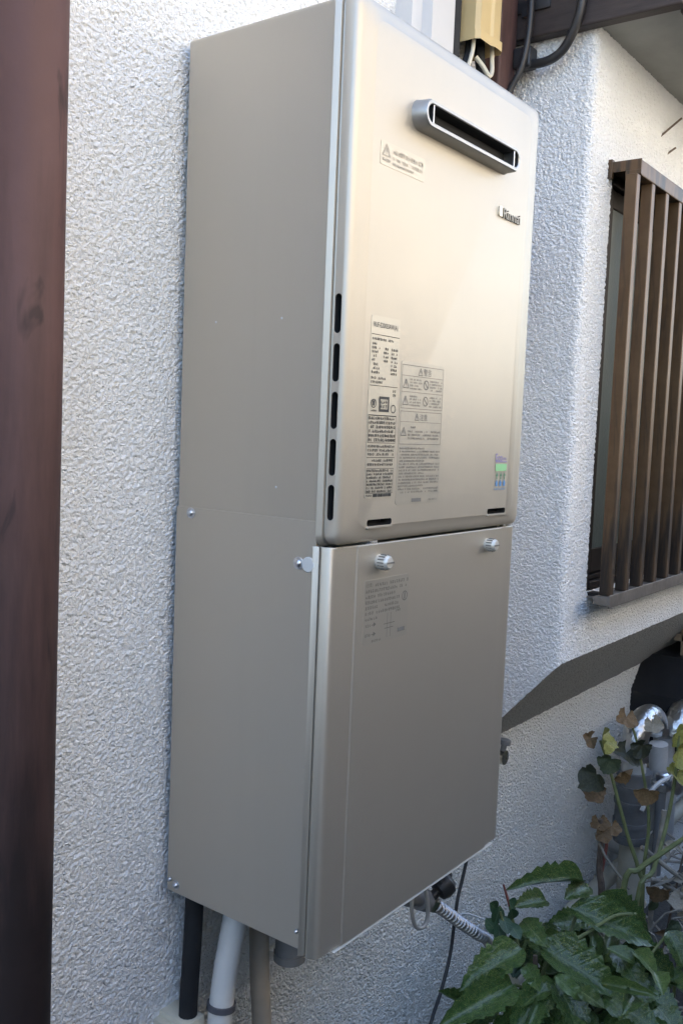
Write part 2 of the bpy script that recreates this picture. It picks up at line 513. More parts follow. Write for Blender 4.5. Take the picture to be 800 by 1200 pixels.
def cut(target, cutters):
    """subtract closed MBs from target (material index 1 on the cut faces)"""
    obs = []
    for c in cutters:
        me = bpy.data.meshes.new('cutter')
        me.from_pydata(c.v, [], c.f)
        bm = bmesh.new(); bm.from_mesh(me); bmesh.ops.recalc_face_normals(bm, faces=bm.faces); bm.to_mesh(me); bm.free()
        for m in target.data.materials:
            me.materials.append(m)
        me.polygons.foreach_set('material_index', [1] * len(me.polygons))
        o = bpy.data.objects.new('cutter', me)
        C.objects.link(o)
        md = target.modifiers.new('b', 'BOOLEAN')
        md.operation = 'DIFFERENCE'; md.solver = 'EXACT'; md.object = o
        obs.append(o)
    bpy.context.view_layer.update()
    dg = bpy.context.evaluated_depsgraph_get()
    me = bpy.data.meshes.new_from_object(target.evaluated_get(dg))
    target.modifiers.clear()
    old = target.data
    target.data = me
    bpy.data.meshes.remove(old)
    me.polygons.foreach_set('use_smooth', [True] * len(me.polygons))
    me.set_sharp_from_angle(angle=math.radians(35))
    for o in obs:
        bpy.data.objects.remove(o)

# ------------------------------------------------------------------ ground
g = MB().add([(-80, -80, ZG), (80, -80, ZG), (80, 80, ZG), (-80, 80, ZG)], [(0, 1, 2, 3)]).build('ground', 'ground', smooth=False)
tag(g, 'dark damp soil ground along the foot of the house', 'ground', kind='structure')

# ------------------------------------------------------------------ the house
house = thing('house', 'white stuccoed house with a shallow window bay and dark timber trim', 'house', (0, 0, ZG))

def axis(*segs):
    """segs: (start, end, step) -> sorted coordinates"""
    out = []
    for a, b, s in segs:
        n = max(1, round((b - a) / s))
        out += [a + (b - a) * i / n for i in range(n)]
    out.append(segs[-1][1])
    return out

def grid_faces(nu, nv, base=0, skip=None):
    f = []
    for i in range(nu - 1):
        for j in range(nv - 1):
            if skip and skip(i, j):
                continue
            f.append((base + i * nv + j, base + (i + 1) * nv + j, base + (i + 1) * nv + j + 1, base + i * nv + j + 1))
    return f

def wall_patch(mb, xs, zs, mi=0):
    mb.add([(x, 0.010, z) for x in xs for z in zs], grid_faces(len(xs), len(zs)), mi)

mb = MB()
zfull = [ZG - 0.2, ZG, -0.85]
# wall beside the heater, fine mesh
wall_patch(mb, axis((-0.34, 0.05, 0.0024)), axis((-0.85, -0.40, 0.0024)))
wall_patch(mb, axis((-0.34, 0.05, 0.0024), (0.05, 0.46, 0.0028)), axis((-0.40, 0.80, 0.0024)))
wall_patch(mb, axis((-6, -0.34, 0.5)), axis((-0.85, 0.80, 0.4)))
wall_patch(mb, axis((0.46, 0.83, 0.006)), axis((-0.40, 0.80, 0.006)))
# above, up to the eaves
wall_patch(mb, axis((-6, -0.34, 0.5), (-0.34, 0.83, 0.005), (0.83, 9, 0.6)), axis((0.80, 1.25, 0.005), (1.25, 4.0, 0.5)))
o = mb.build('wall', 'stucco', house, angle=180, fix=False)
mb = MB()
xs = axis((0.05, 2.6, 0.005), (2.6, 9, 0.8))
wall_patch(mb, xs, axis((-0.85, -0.40, 0.005)))
wall_patch(mb, axis((-6, -0.34, 0.5), (-0.34, 2.6, 0.005), (2.6, 9, 0.8)), axis((ZG - 0.2, ZG, 0.2), (ZG, -0.85, 0.005)))
mb.build('lower_wall', 'stucco_fine', house, angle=180, fix=False)

# bay: side wall, soft corner, front wall; below it slopes back to the lower wall
XB, YB = 0.812, -0.18
Z_SL, Z_BOT, Z_TOP = -0.285, -0.487, 0.868
WX0, WX1, WZ0, WZ1 = 0.918, 1.90, -0.158, 0.652
prof = [(XB, -0.08)]                         # (x, depth fraction 0..1)
rc = 0.014
for i in range(70):
    prof.append((XB, (i / 70) * (1 - rc / 0.18)))
for k in range(9):
    a = math.pi / 2 * k / 8
    prof.append((XB + rc - rc * math.cos(a), 1 - rc / 0.18 + rc / 0.18 * math.sin(a)))
for x in axis((XB + rc + 0.0025, WX0, 0.0026), (WX0, 1.40, 0.004), (1.40, WX1, 0.05), (WX1, 3.6, 0.2)):
    prof.append((x, 1.0))
zs = axis((Z_SL, WZ0, 0.003), (WZ0, WZ1, 0.003), (WZ1, Z_TOP, 0.003))
def irr(x, z):                                # chipped render edge along the window opening
    return 0.0
V = [(x, YB * t, z) for x, t in prof for z in zs]
nz = len(zs)
def skipw(i, j):
    x = (prof[i][0] + prof[i + 1][0]) / 2
    z = (zs[j] + zs[j + 1]) / 2
    return prof[i][1] >= 1 and WX0 < x < WX1 and WZ0 < z < WZ1
mb = MB().add(V, grid_faces(len(prof), nz, 0, skipw))
mb.build('bay_wall', 'stucco', house, angle=180, fix=False)
# sloping underside, and the triangle of side wall above it
def slope_z(t):
    return Z_BOT + (Z_SL - Z_BOT) * t
side = [p for p in prof if p[1] < 1 or p[0] < XB + rc + 0.001]
V2 = []
for x, t in side:
    zb = slope_z(t)
    V2 += [(x, YB * t, zb + (Z_SL - zb) * k / 60) for k in range(61)]
MB().add(V2, grid_faces(len(side), 61)).build('bay_side_wedge', 'stucco', house, angle=180, fix=False)
rows = 40
arc = [p for p in prof if XB < p[0] <= XB + rc + 0.0005]
t0 = 1 - rc / 0.18
pr2 = [(XB, t0)] + arc + [p for p in prof if p[0] > XB + rc + 0.0005]
V = []
for x, t in pr2:
    for k in range(rows + 1):
        u = -0.08 + (t + 0.08) * k / rows
        V.append((x, YB * u, slope_z(u)))
MB().add(V, grid_faces(len(pr2), rows + 1)).build('bay_underside', 'shaded_render', house, angle=60, fix=False)
# window reveal
mb = MB()
yr = -0.06
mb.box(WX0 - 0.02, WX0, YB + 0.004, yr, WZ0 - 0.02, WZ1 + 0.02)
mb.box(WX1, WX1 + 0.02, YB + 0.004, yr, WZ0 - 0.02, WZ1 + 0.02)
mb.box(WX0, WX1, YB + 0.004, yr, WZ1, WZ1 + 0.02)
mb.box(WX0, WX1, YB + 0.004, yr, WZ0 - 0.02, WZ0)
mb.build('window_reveal', 'frame', house, smooth=False)
# room behind the panes
MB().box(WX0 - 0.1, WX1 + 0.1, -0.05, 1.5, WZ0 - 0.1, WZ1 + 0.1).build('room', 'inside', house, smooth=False)
# window
win = MB()
fy0, fy1 = -0.175, -0.135
win.box(WX0 + 0.001, WX0 + 0.024, fy0, fy1, WZ0, WZ1, 0.002)
win.box(WX0 + 0.024, WX1, fy0, fy1, WZ1 - 0.03, WZ1, 0.002)
win.box(WX0 + 0.024, WX1, fy0 - 0.003, fy1, WZ0 + 0.001, WZ0 + 0.016, 0.002)
win.box(WX0 + 0.024, WX1, fy0 + 0.006, fy1, WZ0 + 0.018, WZ0 + 0.026, 0.001)
wino = win.build('window', 'frame', house, smooth=False)
mb = MB()
for x0, x1, y0 in ((WX0 + 0.026, WX0 + 0.52, -0.165), (WX0 + 0.49, WX1 - 0.002, -0.148)):
    sash = MB()
    y1 = y0 + 0.014
    sash.box(x0, x0 + 0.030, y0, y1, WZ0 + 0.028, WZ1 - 0.031, 0.002)
    sash.box(x1 - 0.030, x1, y0, y1, WZ0 + 0.028, WZ1 - 0.031, 0.002)
    sash.box(x0 + 0.030, x1 - 0.030, y0 + 0.001, y1 - 0.001, WZ0 + 0.029, WZ0 + 0.078, 0.002)
    sash.box(x0 + 0.030, x1 - 0.030, y0 + 0.001, y1 - 0.001, WZ1 - 0.066, WZ1 - 0.032, 0.002)
    sash.build('sash', 'frame', wino, smooth=False)
    MB().box(x0 + 0.028, x1 - 0.028, y0 + 0.005, y0 + 0.010, WZ0 + 0.076, WZ1 - 0.064).build('pane', 'frosted', wino, smooth=False)

# small roof over the bay
MB().box(XB + 0.0005, 3.6, -0.322, -0.0, Z_TOP + 0.0, Z_TOP + 0.02).build('soffit', 'soffit', house, smooth=False)
MB().box(0.785, 0.812, -0.335, 0.0, Z_TOP - 0.008, 1.12, 0.003).build('barge_board', 'beam', house, smooth=False)
MB().box(0.8125, 3.6, -0.345, -0.3225, Z_TOP - 0.012, 1.08, 0.003).build('fascia_board', 'beam', house, smooth=False)
MB().add([(0.77, -0.42, 1.10), (3.6, -0.42, 1.10), (3.6, 0, 1.30), (0.77, 0, 1.30), (0.77, -0.42, 1.13), (3.6, -0.42, 1.13), (3.6, 0, 1.33), (0.77, 0, 1.33)],
         [(0, 1, 2, 3), (4, 5, 6, 7), (0, 1, 5, 4), (3, 2, 6, 7), (0, 3, 7, 4), (1, 2, 6, 5)]).build('bay_roof', 'rooftile', house, smooth=False)
MB().box(0.7225, 0.784, -0.036, 0.02, 0.30, 1.25, 0.003).build('timber_post', 'post', house, smooth=False)
# the rest of the house: end wall, roof
MB().box(-6, 9, 0.05, 7.0, ZG, 3.99).build('house_body', 'soffit', house, smooth=False)
MB().add([(-6.3, -0.35, 3.9), (9.3, -0.35, 3.9), (9.3, 3.6, 5.3), (-6.3, 3.6, 5.3), (-6.3, 7.4, 3.9), (9.3, 7.4, 3.9), (-6.3, -0.35, 4.0), (9.3, -0.35, 4.0)],
         [(6, 7, 2, 3), (3, 2, 5, 4), (0, 1, 7, 6), (0, 4, 5, 1)]).build('roof', 'rooftile', house, smooth=False)

# ------------------------------------------------------------------ unseen neighbouring house, added behind the camera to bounce warm sunlight
NY = -5.6
nb = thing('unseen_neighbour_house', 'unseen cream rendered neighbouring house across the passage, added for warm bounce light', 'house', (2, NY, ZG))
MB().box(-4.5, 12, NY - 7, NY, ZG, 4.4).build('wall', 'neighbour', nb, smooth=False)
MB().add([(-4.9, NY + 0.45, 4.4), (12.4, NY + 0.45, 4.4), (12.4, NY - 3.5, 6), (-4.9, NY - 3.5, 6), (-4.9, NY - 7.4, 4.4), (12.4, NY - 7.4, 4.4)],
         [(0, 1, 2, 3), (3, 2, 5, 4), (0, 4, 5, 1)]).build('roof', 'rooftile', nb, smooth=False)
for x, z0, z1 in ((0.8, -0.4, 0.9), (4.2, -0.4, 0.9), (2.5, 2.0, 3.3), (6.0, 2.0, 3.3), (8.5, -0.4, 0.9)):
    w = MB().box(x, x + 1.5, NY, NY + 0.05, z0, z1).build('window', 'frame', nb, smooth=False)
    MB().box(x + 0.06, x + 1.44, NY + 0.051, NY + 0.056, z0 + 0.06, z1 - 0.06).build('pane', 'pane_dark', w, smooth=False)

# unseen dark board fence, added behind the camera to darken the lower walls
fe = thing('shade_fence', 'unseen dark brown board fence added to shade the lower walls', 'fence', (2, -1.55, ZG))
fb_me = None
for i in range(110):
    if fb_me is None:
        bo = MB().box(0, 0.108, 0, 0.018, ZG, 0.34).build('board', 'fence')
        fb_me = bo.data
        bpy.data.objects.remove(bo)
    o = bpy.data.objects.new('board', fb_me)
    C.objects.link(o)
    o.parent = fe
    o.location = Vector((-3.0 + 0.11 * i, -1.55, 0)) - fe.location
for z in (-0.9, -0.1):
    MB().box(-3.0, 9.2, -1.59, -1.5505, z, z + 0.06).build('rail', 'fence', fe, smooth=False)

# ------------------------------------------------------------------ downpipe
dp = thing('downpipe', 'scuffed reddish brown round downpipe on the white stucco wall', 'downpipe', (-0.2755, -0.070, ZG))
mb = MB()
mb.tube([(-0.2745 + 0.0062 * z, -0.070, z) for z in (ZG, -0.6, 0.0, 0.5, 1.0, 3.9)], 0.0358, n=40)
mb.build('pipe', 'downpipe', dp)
for z in (1.35, -1.0):
    mb = MB()
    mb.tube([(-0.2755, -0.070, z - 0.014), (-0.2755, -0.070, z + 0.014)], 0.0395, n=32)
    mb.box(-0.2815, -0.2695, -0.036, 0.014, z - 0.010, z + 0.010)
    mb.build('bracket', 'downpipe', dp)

# ------------------------------------------------------------------ water heater (upper box)
HX1 = 0.450
HT = 0.602
wh = thing('water_heater', 'champagne metallic gas water heater box hung on the stucco wall above the pipe cover', 'water heater', (0.225, -0.12, 0.012))
# side casing, bent sheet with softly rounded edges
loops = [rrect(0.0, HX1, 0.026, HT, 0.006, y) for y in (-0.004, -0.229)]
MB().rings(loops).build('casing', 'paint', wh)
for z in (0.52, 0.10):
    MB().box(0.03, HX1 - 0.03, -0.0045, 0.012, z, z + 0.03).build('mounting_rail', 'steel', wh, smooth=False)
# front cover: lip, groove, slotted return, rounded edge, shallow crease, face
def ring(ins, y, r, z0=0.0065, z1=HT + 0.004, x0=-0.0015, x1=HX1 + 0.0015):
    return rrect(x0 + ins, x1 - ins, z0 + ins * 0.6, z1 - ins * 0.6, r * 0.75, y, 8)
R_ = [ring(0.006, -0.2270, 0.012), ring(-0.0020, -0.2271, 0.018), ring(-0.0030, -0.2282, 0.018), ring(-0.0022, -0.2302, 0.018), ring(0.0006, -0.2346, 0.018),
      ring(0.0040, -0.2354, 0.016), ring(0.0050, -0.2376, 0.016), ring(0.0018, -0.2388, 0.016), ring(0.0028, -0.2494, 0.016), ring(0.0046, -0.2525, 0.017),
      ring(0.0075, -0.2548, 0.018), ring(0.0120, -0.2560, 0.020), ring(0.0200, -0.2568, 0.022), ring(0.0300, -0.2574, 0.024), ring(0.0335, -0.2582, 0.024), ring(0.0350, -0.2584, 0.024)]
YF = -0.2584
fc = MB().rings(R_)
fco = fc.build('front_cover', ['paint', 'black'], wh)
# slots through the left return, and two drain slots low in the face
cutters = []
off = wh.location
def cap_loop(x, yc, hw, z0, z1, seg=8):
    out = []
    for k in range(seg + 1):
        a = math.pi * k / seg
        out.append((x, yc + hw * math.cos(a), z1 - hw + hw * math.sin(a)))
    for k in range(seg + 1):
        a = math.pi + math.pi * k / seg
        out.append((x, yc + hw * math.cos(a), z0 + hw + hw * math.sin(a)))
    return out
def local(loop):
    return [(p[0], p[1], p[2]) for p in loop]
for z1, z0 in ((0.286, 0.243), (0.232, 0.190), (0.179, 0.138), (0.127, 0.086), (0.076, 0.036)):
    cutters.append(MB().rings([local(cap_loop(-0.02, -0.2440, 0.0040, z0, z1)), local(cap_loop(0.022, -0.2440, 0.0040, z0, z1))]))
for x0, x1 in ((0.052, 0.103), (0.344, 0.398)):
    cutters.append(MB().rings([local(rrect(x0, x1, 0.0275, 0.0350, 0.0032, y)) for y in (-0.30, -0.243)]))
cut(fco, cutters)
# pressed lips under the two drain slots
for x0, x1 in ((0.052, 0.103), (0.344, 0.398)):
    MB().rings([rrect(x0 - 0.001, x1 + 0.002, 0.0245, 0.0268, 0.001, YF + 0.001), rrect(x0, x1 + 0.001, 0.0248, 0.0265, 0.0008, YF - 0.0012)]).build('slot_lip', 'paint', wh)
# exhaust outlet
EX0, EX1, EZ0, EZ1 = 0.108, 0.352, 0.490, 0.523
er = (EZ1 - EZ0) / 2
yo = YF - 0.019
L = []
for ins, y in ((-0.001, YF + 0.001), (-0.001, YF - 0.001), (-0.0002, YF - 0.004), (0.0005, yo + 0.003), (0.002, yo), (0.0055, yo), (0.0065, yo + 0.001)):
    L.append(rrect(EX0 + ins, EX1 - ins, EZ0 + ins, EZ1 - ins, er - ins - 0.0002, y, 12))
out = MB().rings(L, True, False).build('exhaust_outlet', 'outlet', wh)
MB().rings([rrect(EX0 + i_, EX1 - i_, EZ0 + i_, EZ1 - i_, er - i_ - 0.0002, y, 12) for i_, y in ((0.0066, yo + 0.0011), (0.0080, yo + 0.004), (0.0085, yo + 0.018))], False, False).build('flue_throat', 'black', out)
MB().rings([rrect(EX0 + 0.0084, EX1 - 0.0084, EZ0 + 0.0084, EZ1 - 0.0084, er - 0.0088, y, 12) for y in (yo + 0.0165, yo + 0.019)]).build('flue_opening', 'black', out)
for x in (EX0 + 0.018, EX1 - 0.020):
    MB().box(x, x + 0.0022, yo + 0.001, yo + 0.016, EZ0 + 0.006, EZ1 - 0.006).build('spacer_blade', 'steel', out)

# --- printed matter
def text_mesh(mb, s, x, z, h, y, w=None, mi=0):
    """lettering on a face that looks towards -y"""
    cu = bpy.data.curves.new('t', 'FONT')
    cu.body = s
    cu.size = 1.0
    cu.resolution_u = 3
    ob = bpy.data.objects.new('t', cu)
    C.objects.link(ob)
    bpy.context.view_layer.update()
    me = bpy.data.meshes.new_from_object(ob.evaluated_get(bpy.context.evaluated_depsgraph_get()))
    if len(me.vertices):
        co = [v.co.copy() for v in me.vertices]
        x0 = min(c.x for c in co); x1 = max(c.x for c in co); y0 = min(c.y for c in co); y1 = max(c.y for c in co)
        k = h / max(1e-6, y1 - y0)
        kx = w / max(1e-6, x1 - x0) if w else k
        mb.add([(x + (c.x - x0) * kx, y, z + (c.y - y0) * k) for c in co], [tuple(p.vertices) for p in me.polygons], mi)
    bpy.data.objects.remove(ob)
    bpy.data.curves.remove(cu)
    bpy.data.meshes.remove(me)

def quad(mb, x0, x1, z0, z1, y, mi=0):
    mb.add([(x0, y, z0), (x1, y, z0), (x1, y, z1), (x0, y, z1)], [(0, 1, 2, 3)], mi)

def small_print(mb, x0, x1, z, h, y, fill=0.85, rnd=random, gap=0.12, mi=0):
    """a line of print too small to read: broken strokes the size of its characters"""
    x = x0
    while x < x1 - h * 0.6:
        w = h * rnd.uniform(0.75, 1.0)
        if rnd.random() < fill:
            for k in range(rnd.choice((2, 3, 3))):
                zz = z + h * (0.05 + 0.32 * k) + rnd.uniform(-0.04, 0.04) * h
                a, b = sorted((rnd.uniform(0, 0.35), rnd.uniform(0.6, 1.0)))
                quad(mb, x + a * w, x + b * w, zz, zz + h * 0.17, y, mi)
            for k in range(rnd.choice((1, 2))):
                xx = x + w * rnd.uniform(0.1, 0.8)
                quad(mb, xx, xx + h * 0.17, z + h * rnd.uniform(0, 0.3), z + h * rnd.uniform(0.65, 1), y, mi)
        x += w + h * gap

def frame_lines(mb, x0, x1, z0, z1, y, t=0.0005, mi=0):
    quad(mb, x0, x1, z1 - t, z1, y, mi); quad(mb, x0, x1, z0, z0 + t, y, mi)
    quad(mb, x0, x0 + t, z0, z1, y, mi); quad(mb, x1 - t, x1, z0, z1, y, mi)

def warn_tri(mb, cx, z0, h, y, mi=0):
    t = h * 0.10
    for (ax, az), (bx, bz) in (((-0.58, 0), (0.58, 0)), ((0.58, 0), (0, 1)), ((0, 1), (-0.58, 0))):
        a = Vector((cx + ax * h, 0, z0 + az * h)); b = Vector((cx + bx * h, 0, z0 + bz * h))
        d = (b - a).normalized(); n = Vector((-d.z, 0, d.x)) * t * 0.5
        mb.add([(p.x, y, p.z) for p in (a - n, b - n, b + n, a + n)], [(0, 1, 2, 3)], mi)
    quad(mb, cx - t * 0.5, cx + t * 0.5, z0 + h * 0.30, z0 + h * 0.68, y, mi)
    quad(mb, cx - t * 0.5, cx + t * 0.5, z0 + h * 0.14, z0 + h * 0.23, y, mi)

def ring_mark(mb, cx, cz, r, y, mi=0, slash=True):
    n = 20; t = r * 0.2
    vs = []
    for k in range(n):
        a = 2 * math.pi * k / n
        vs += [(cx + r * math.cos(a), y, cz + r * math.sin(a)), (cx + (r - t) * math.cos(a), y, cz + (r - t) * math.sin(a))]
    mb.add(vs, [(2 * k, 2 * ((k + 1) % n), 2 * ((k + 1) % n) + 1, 2 * k + 1) for k in range(n)], mi)
    if slash:
        q = r * 0.7; n2 = t * 0.4
        mb.add([(cx - q - n2, y, cz + q - n2), (cx - q + n2, y, cz + q + n2), (cx + q + n2, y, cz - q + n2), (cx + q - n2, y, cz - q - n2)], [(0, 1, 2, 3)], mi)

YS = YF - 0.0004          # sticker film
YP = YF - 0.0008          # print
rp = random.Random(3)
# rating label, left column
lab = MB()
lab.rings([rrect(0.044, 0.103, 0.060, 0.268, 0.003, y, 3) for y in (YF + 0.0005, YS)])
lab = lab.build('rating_label', 'film', wh, smooth=False)
pr = MB()
text_mesh(pr, 'RUF-E2005SAW(A)', 0.0485, 0.2535, 0.0072, YP, 0.049)
quad(pr, 0.045, 0.102, 0.2465, 0.2472, YP)
small_print(pr, 0.047, 0.090, 0.2405, 0.0032, YP, rnd=rp)
for k in range(8):
    z = 0.2350 - k * 0.0046
    small_print(pr, 0.047, 0.047 + rp.uniform(0.009, 0.018), z, 0.0034, YP, rnd=rp)
    if 0 < k < 5:
        small_print(pr, 0.070, 0.081, z, 0.0034, YP, rnd=rp)
    if k:
        small_print(pr, 0.086, 0.100, z, 0.0034, YP, rnd=rp)
small_print(pr, 0.047, 0.078, 0.1965, 0.0034, YP, rnd=rp)
small_print(pr, 0.047, 0.078, 0.1920, 0.0030, YP, rnd=rp)
quad(pr, 0.045, 0.102, 0.1890, 0.1896, YP)
ring_mark(pr, 0.0545, 0.1690, 0.0052, YP, slash=False)
quad(pr, 0.0525, 0.0565, 0.1665, 0.1725, YP)
small_print(pr, 0.0495, 0.060, 0.1595, 0.0028, YP, rnd=rp)
quad(pr, 0.0655, 0.0860, 0.1600, 0.1630, YP); quad(pr, 0.0655, 0.0860, 0.1745, 0.1775, YP)
quad(pr, 0.0655, 0.0685, 0.1630, 0.1745, YP); quad(pr, 0.0835, 0.0860, 0.1630, 0.1745, YP)
small_print(pr, 0.0685, 0.084, 0.1640, 0.0046, YP, 1, rp); small_print(pr, 0.0685, 0.084, 0.1692, 0.0046, YP, 1, rp)
ring_mark(pr, 0.0950, 0.1640, 0.0050, YP, slash=False)
small_print(pr, 0.0925, 0.0990, 0.1830, 0.0036, YP, 1, rp); small_print(pr, 0.0925, 0.0990, 0.1785, 0.0036, YP, 1, rp)
quad(pr, 0.045, 0.102, 0.1555, 0.1561, YP)
for k in range(6):
    small_print(pr, 0.0465, 0.101, 0.1505 - k * 0.0050, 0.0040, YP, 0.95, rp, 0.05)
frame_lines(pr, 0.0455, 0.1018, 0.1238, 0.1556, YP)
for k in range(3):
    small_print(pr, 0.0465, 0.100, 0.1185 - k * 0.0046, 0.0033, YP, 0.85, rp)
quad(pr, 0.045, 0.102, 0.1068, 0.1073, YP)
small_print(pr, 0.052, 0.098, 0.1022, 0.0034, YP, 0.8, rp); small_print(pr, 0.0465, 0.101, 0.0975, 0.0034, YP, 0.85, rp)
for k in range(7):
    small_print(pr, 0.0465, 0.0995, 0.0905 - k * 0.0040 , 0.0031, YP, 0.92, rp, 0.02)
frame_lines(pr, 0.0458, 0.1008, 0.0655, 0.0945, YP, 0.0004)
small_print(pr, 0.047, 0.058, 0.0620, 0.0026, YP, 1, rp)
for k in range(18):
    x = 0.0605 + k * 0.0021
    quad(pr, x, x + rp.choice((0.0009, 0.0014, 0.0017)), 0.0613, 0.0650, YP)
pr.build('print', 'ink', lab, smooth=False, fix=False)
# warning label, right column
lab2 = MB().rings([rrect(0.109, 0.208, 0.050, 0.222, 0.004, y, 3) for y in (YF + 0.0005, YS)]).build('warning_label', 'film_grey', wh, smooth=False)
pr = MB()
frame_lines(pr, 0.111, 0.206, 0.1660, 0.2180, YP, 0.0006)
warn_tri(pr, 0.1520, 0.2070, 0.0085, YP); text_mesh(pr, '警告', 0.1590, 0.2068, 0.0088, YP)
for z in (0.2050, 0.1858):
    quad(pr, 0.111, 0.206, z - 0.0001, z + 0.0004, YP)
for z in (0.1905, 0.1705):
    warn_tri(pr, 0.1205, z, 0.0105, YP)
    ring_mark(pr, 0.1660, z + 0.0055, 0.0060, YP)
    for k in range(4):
        small_print(pr, 0.1290, 0.1560, z + 0.0095 - k * 0.0036, 0.0024, YP, 0.8, rp)
        small_print(pr, 0.1745, 0.2035, z + 0.0095 - k * 0.0036, 0.0024, YP, 0.8, rp)
frame_lines(pr, 0.111, 0.206, 0.1230, 0.1630, YP, 0.0006)
warn_tri(pr, 0.1480, 0.1525, 0.0080, YP); text_mesh(pr, '注意', 0.1550, 0.1523, 0.0082, YP)
quad(pr, 0.111, 0.206, 0.1500, 0.1504, YP)
warn_tri(pr, 0.1195, 0.1335, 0.0100, YP)
small_print(pr, 0.1290, 0.1500, 0.1425, 0.0030, YP, 0.9, rp)
for k in range(3):
    small_print(pr, 0.1290, 0.2030, 0.1375 - k * 0.0042, 0.0028, YP, 0.85, rp)
for k in range(15):
    z = 0.1170 - k * 0.0038
    small_print(pr, 0.1125, 0.205 if k % 4 else 0.17, z, 0.0026, YP, 0.85, rp)
quad(pr, 0.1440, 0.1660, 0.0525, 0.0570, YP)
small_print(pr, 0.184, 0.204, 0.0535, 0.0024, YP, 0.9, rp)
pr.build('print', 'ink_grey', lab2, smooth=False, fix=False)
# pale caution sticker near the outlet
lab3 = MB().rings([rrect(0.048, 0.141, 0.434, 0.4605, 0.002, y, 3) for y in (YF + 0.0005, YS)]).build('caution_sticker', 'film_pale', wh, smooth=False)
pr = MB()
warn_tri(pr, 0.0595, 0.4450, 0.0125, YP)
small_print(pr, 0.0515, 0.068, 0.4385, 0.0040, YP, 1, rp)
small_print(pr, 0.0720, 0.137, 0.4500, 0.0056, YP, 0.95, rp)
small_print(pr, 0.0720, 0.137, 0.4430, 0.0040, YP, 0.9, rp)
small_print(pr, 0.0720, 0.118, 0.4375, 0.0034, YP, 0.9, rp)
pr.build('print', 'ink_faint', lab3, smooth=False, fix=False)
# efficiency mark
e = MB()
text_mesh(e, 'Eco', 0.3600, 0.1020, 0.0105, YP, 0.020, 0)
small_print(e, 0.381, 0.395, 0.1030, 0.0060, YP, 1, rp, mi=0)
quad(e, 0.360, 0.3945, 0.1005, 0.1015, YP, 0)
quad(e, 0.3610, 0.3940, 0.0880, 0.0980, YP, 1)
for k in range(3):
    cx = 0.3660 + k * 0.0115
    e.add([(cx - 0.0035, YP, 0.0810), (cx + 0.0035, YP, 0.0810), (cx, YP, 0.0866)], [(0, 1, 2)], 2)
    quad(e, cx - 0.0013, cx + 0.0013, 0.0765, 0.0812, YP, 2)
    e.add([(cx - 0.0042, YP, 0.0705), (cx + 0.0042, YP, 0.0705), (cx, YP, 0.0760)], [(0, 1, 2)], 3)
    quad(e, cx - 0.0030, cx + 0.0030, 0.0665, 0.0706, YP, 3)
small_print(e, 0.3590, 0.3940, 0.0610, 0.0032, YP, 1, rp, mi=3)
e.build('efficiency_mark', ['ink_violet', 'ink_green', 'ink_dkgreen', 'ink_blue'], wh, smooth=False, fix=False)
# raised badge with maker's name
lg = MB()
lg.rings([rrect(0.330, 0.3385, 0.4335, 0.4465, 0.0015, y, 3) for y in (YF + 0.0005, YF - 0.0022)])
badge = lg.build('badge', 'chrome', wh)
cu = bpy.data.curves.new('t', 'FONT'); cu.body = 'Rinnai'; cu.size = 1; cu.extrude = 0.12; cu.resolution_u = 3
ob = bpy.data.objects.new('t', cu); C.objects.link(ob); bpy.context.view_layer.update()
me = bpy.data.meshes.new_from_object(ob.evaluated_get(bpy.context.evaluated_depsgraph_get()))
co = [v.co.copy() for v in me.vertices]
x0 = min(c.x for c in co); x1 = max(c.x for c in co); y0 = min(c.y for c in co); y1 = max(c.y for c in co)
kx, kz = 0.050 / (x1 - x0), 0.0135 / (y1 - y0)
MB().add([(0.3415 + (c.x - x0) * kx, YF - 0.0012 - c.z * 0.012, 0.4325 + (c.y - y0) * kz) for c in co], [tuple(p.vertices) for p in me.polygons]).build('lettering', 'logo_dark', badge, smooth=False)
bpy.data.objects.remove(ob); bpy.data.curves.remove(cu)
# rivet dimples in the side casing
for y, z in ((-0.060, 0.261), (-0.164, 0.262), (-0.164, 0.068)):
    MB().lathe((0.0004, y, z), (-1, 0, 0), [(0, 0.0016), (0.0006, 0.0014), (0.001, 0.0008)], 10).build('rivet', 'steel', wh)

def screw(parent, p, ax, r=0.006, name='screw', washer=True):
    ax = Vector(ax)
    m = MB()
    if washer:
        m.lathe(p, ax, [(0, r * 1.25), (0.001, r * 1.25), (0.0014, r * 1.1)], 20)
    m.lathe(Vector(p) + ax * 0.001, ax, [(0, r * 0.85), (0.0016, r * 0.82), (0.0028, r * 0.65), (0.0036, r * 0.35), (0.0038, r * 0.05)], 16)
    return m.build(name, 'steel', parent)

# ------------------------------------------------------------------ pipe cover (lower box)
CB = -0.472
CX1 = 0.452
pc = thing('pipe_cover', 'olive champagne sheet metal pipe cover box under the water heater', 'pipe cover', (0.225, -0.12, CB))
# three bent sheets, open below
MB().box(-0.0020, 0.0004, -0.2275, -0.002, CB, 0.0335, 0.0007).build('side_sheet', 'paint', pc, smooth=False)
MB().box(CX1 - 0.0004, CX1 + 0.0012, -0.2275, -0.002, CB, 0.0335, 0.0004).build('side_sheet', 'paint', pc, smooth=False)
MB().box(0.0010, CX1 - 0.0010, -0.2240, -0.004, 0.0180, 0.0255).build('top_sheet', 'paint', pc, smooth=False)

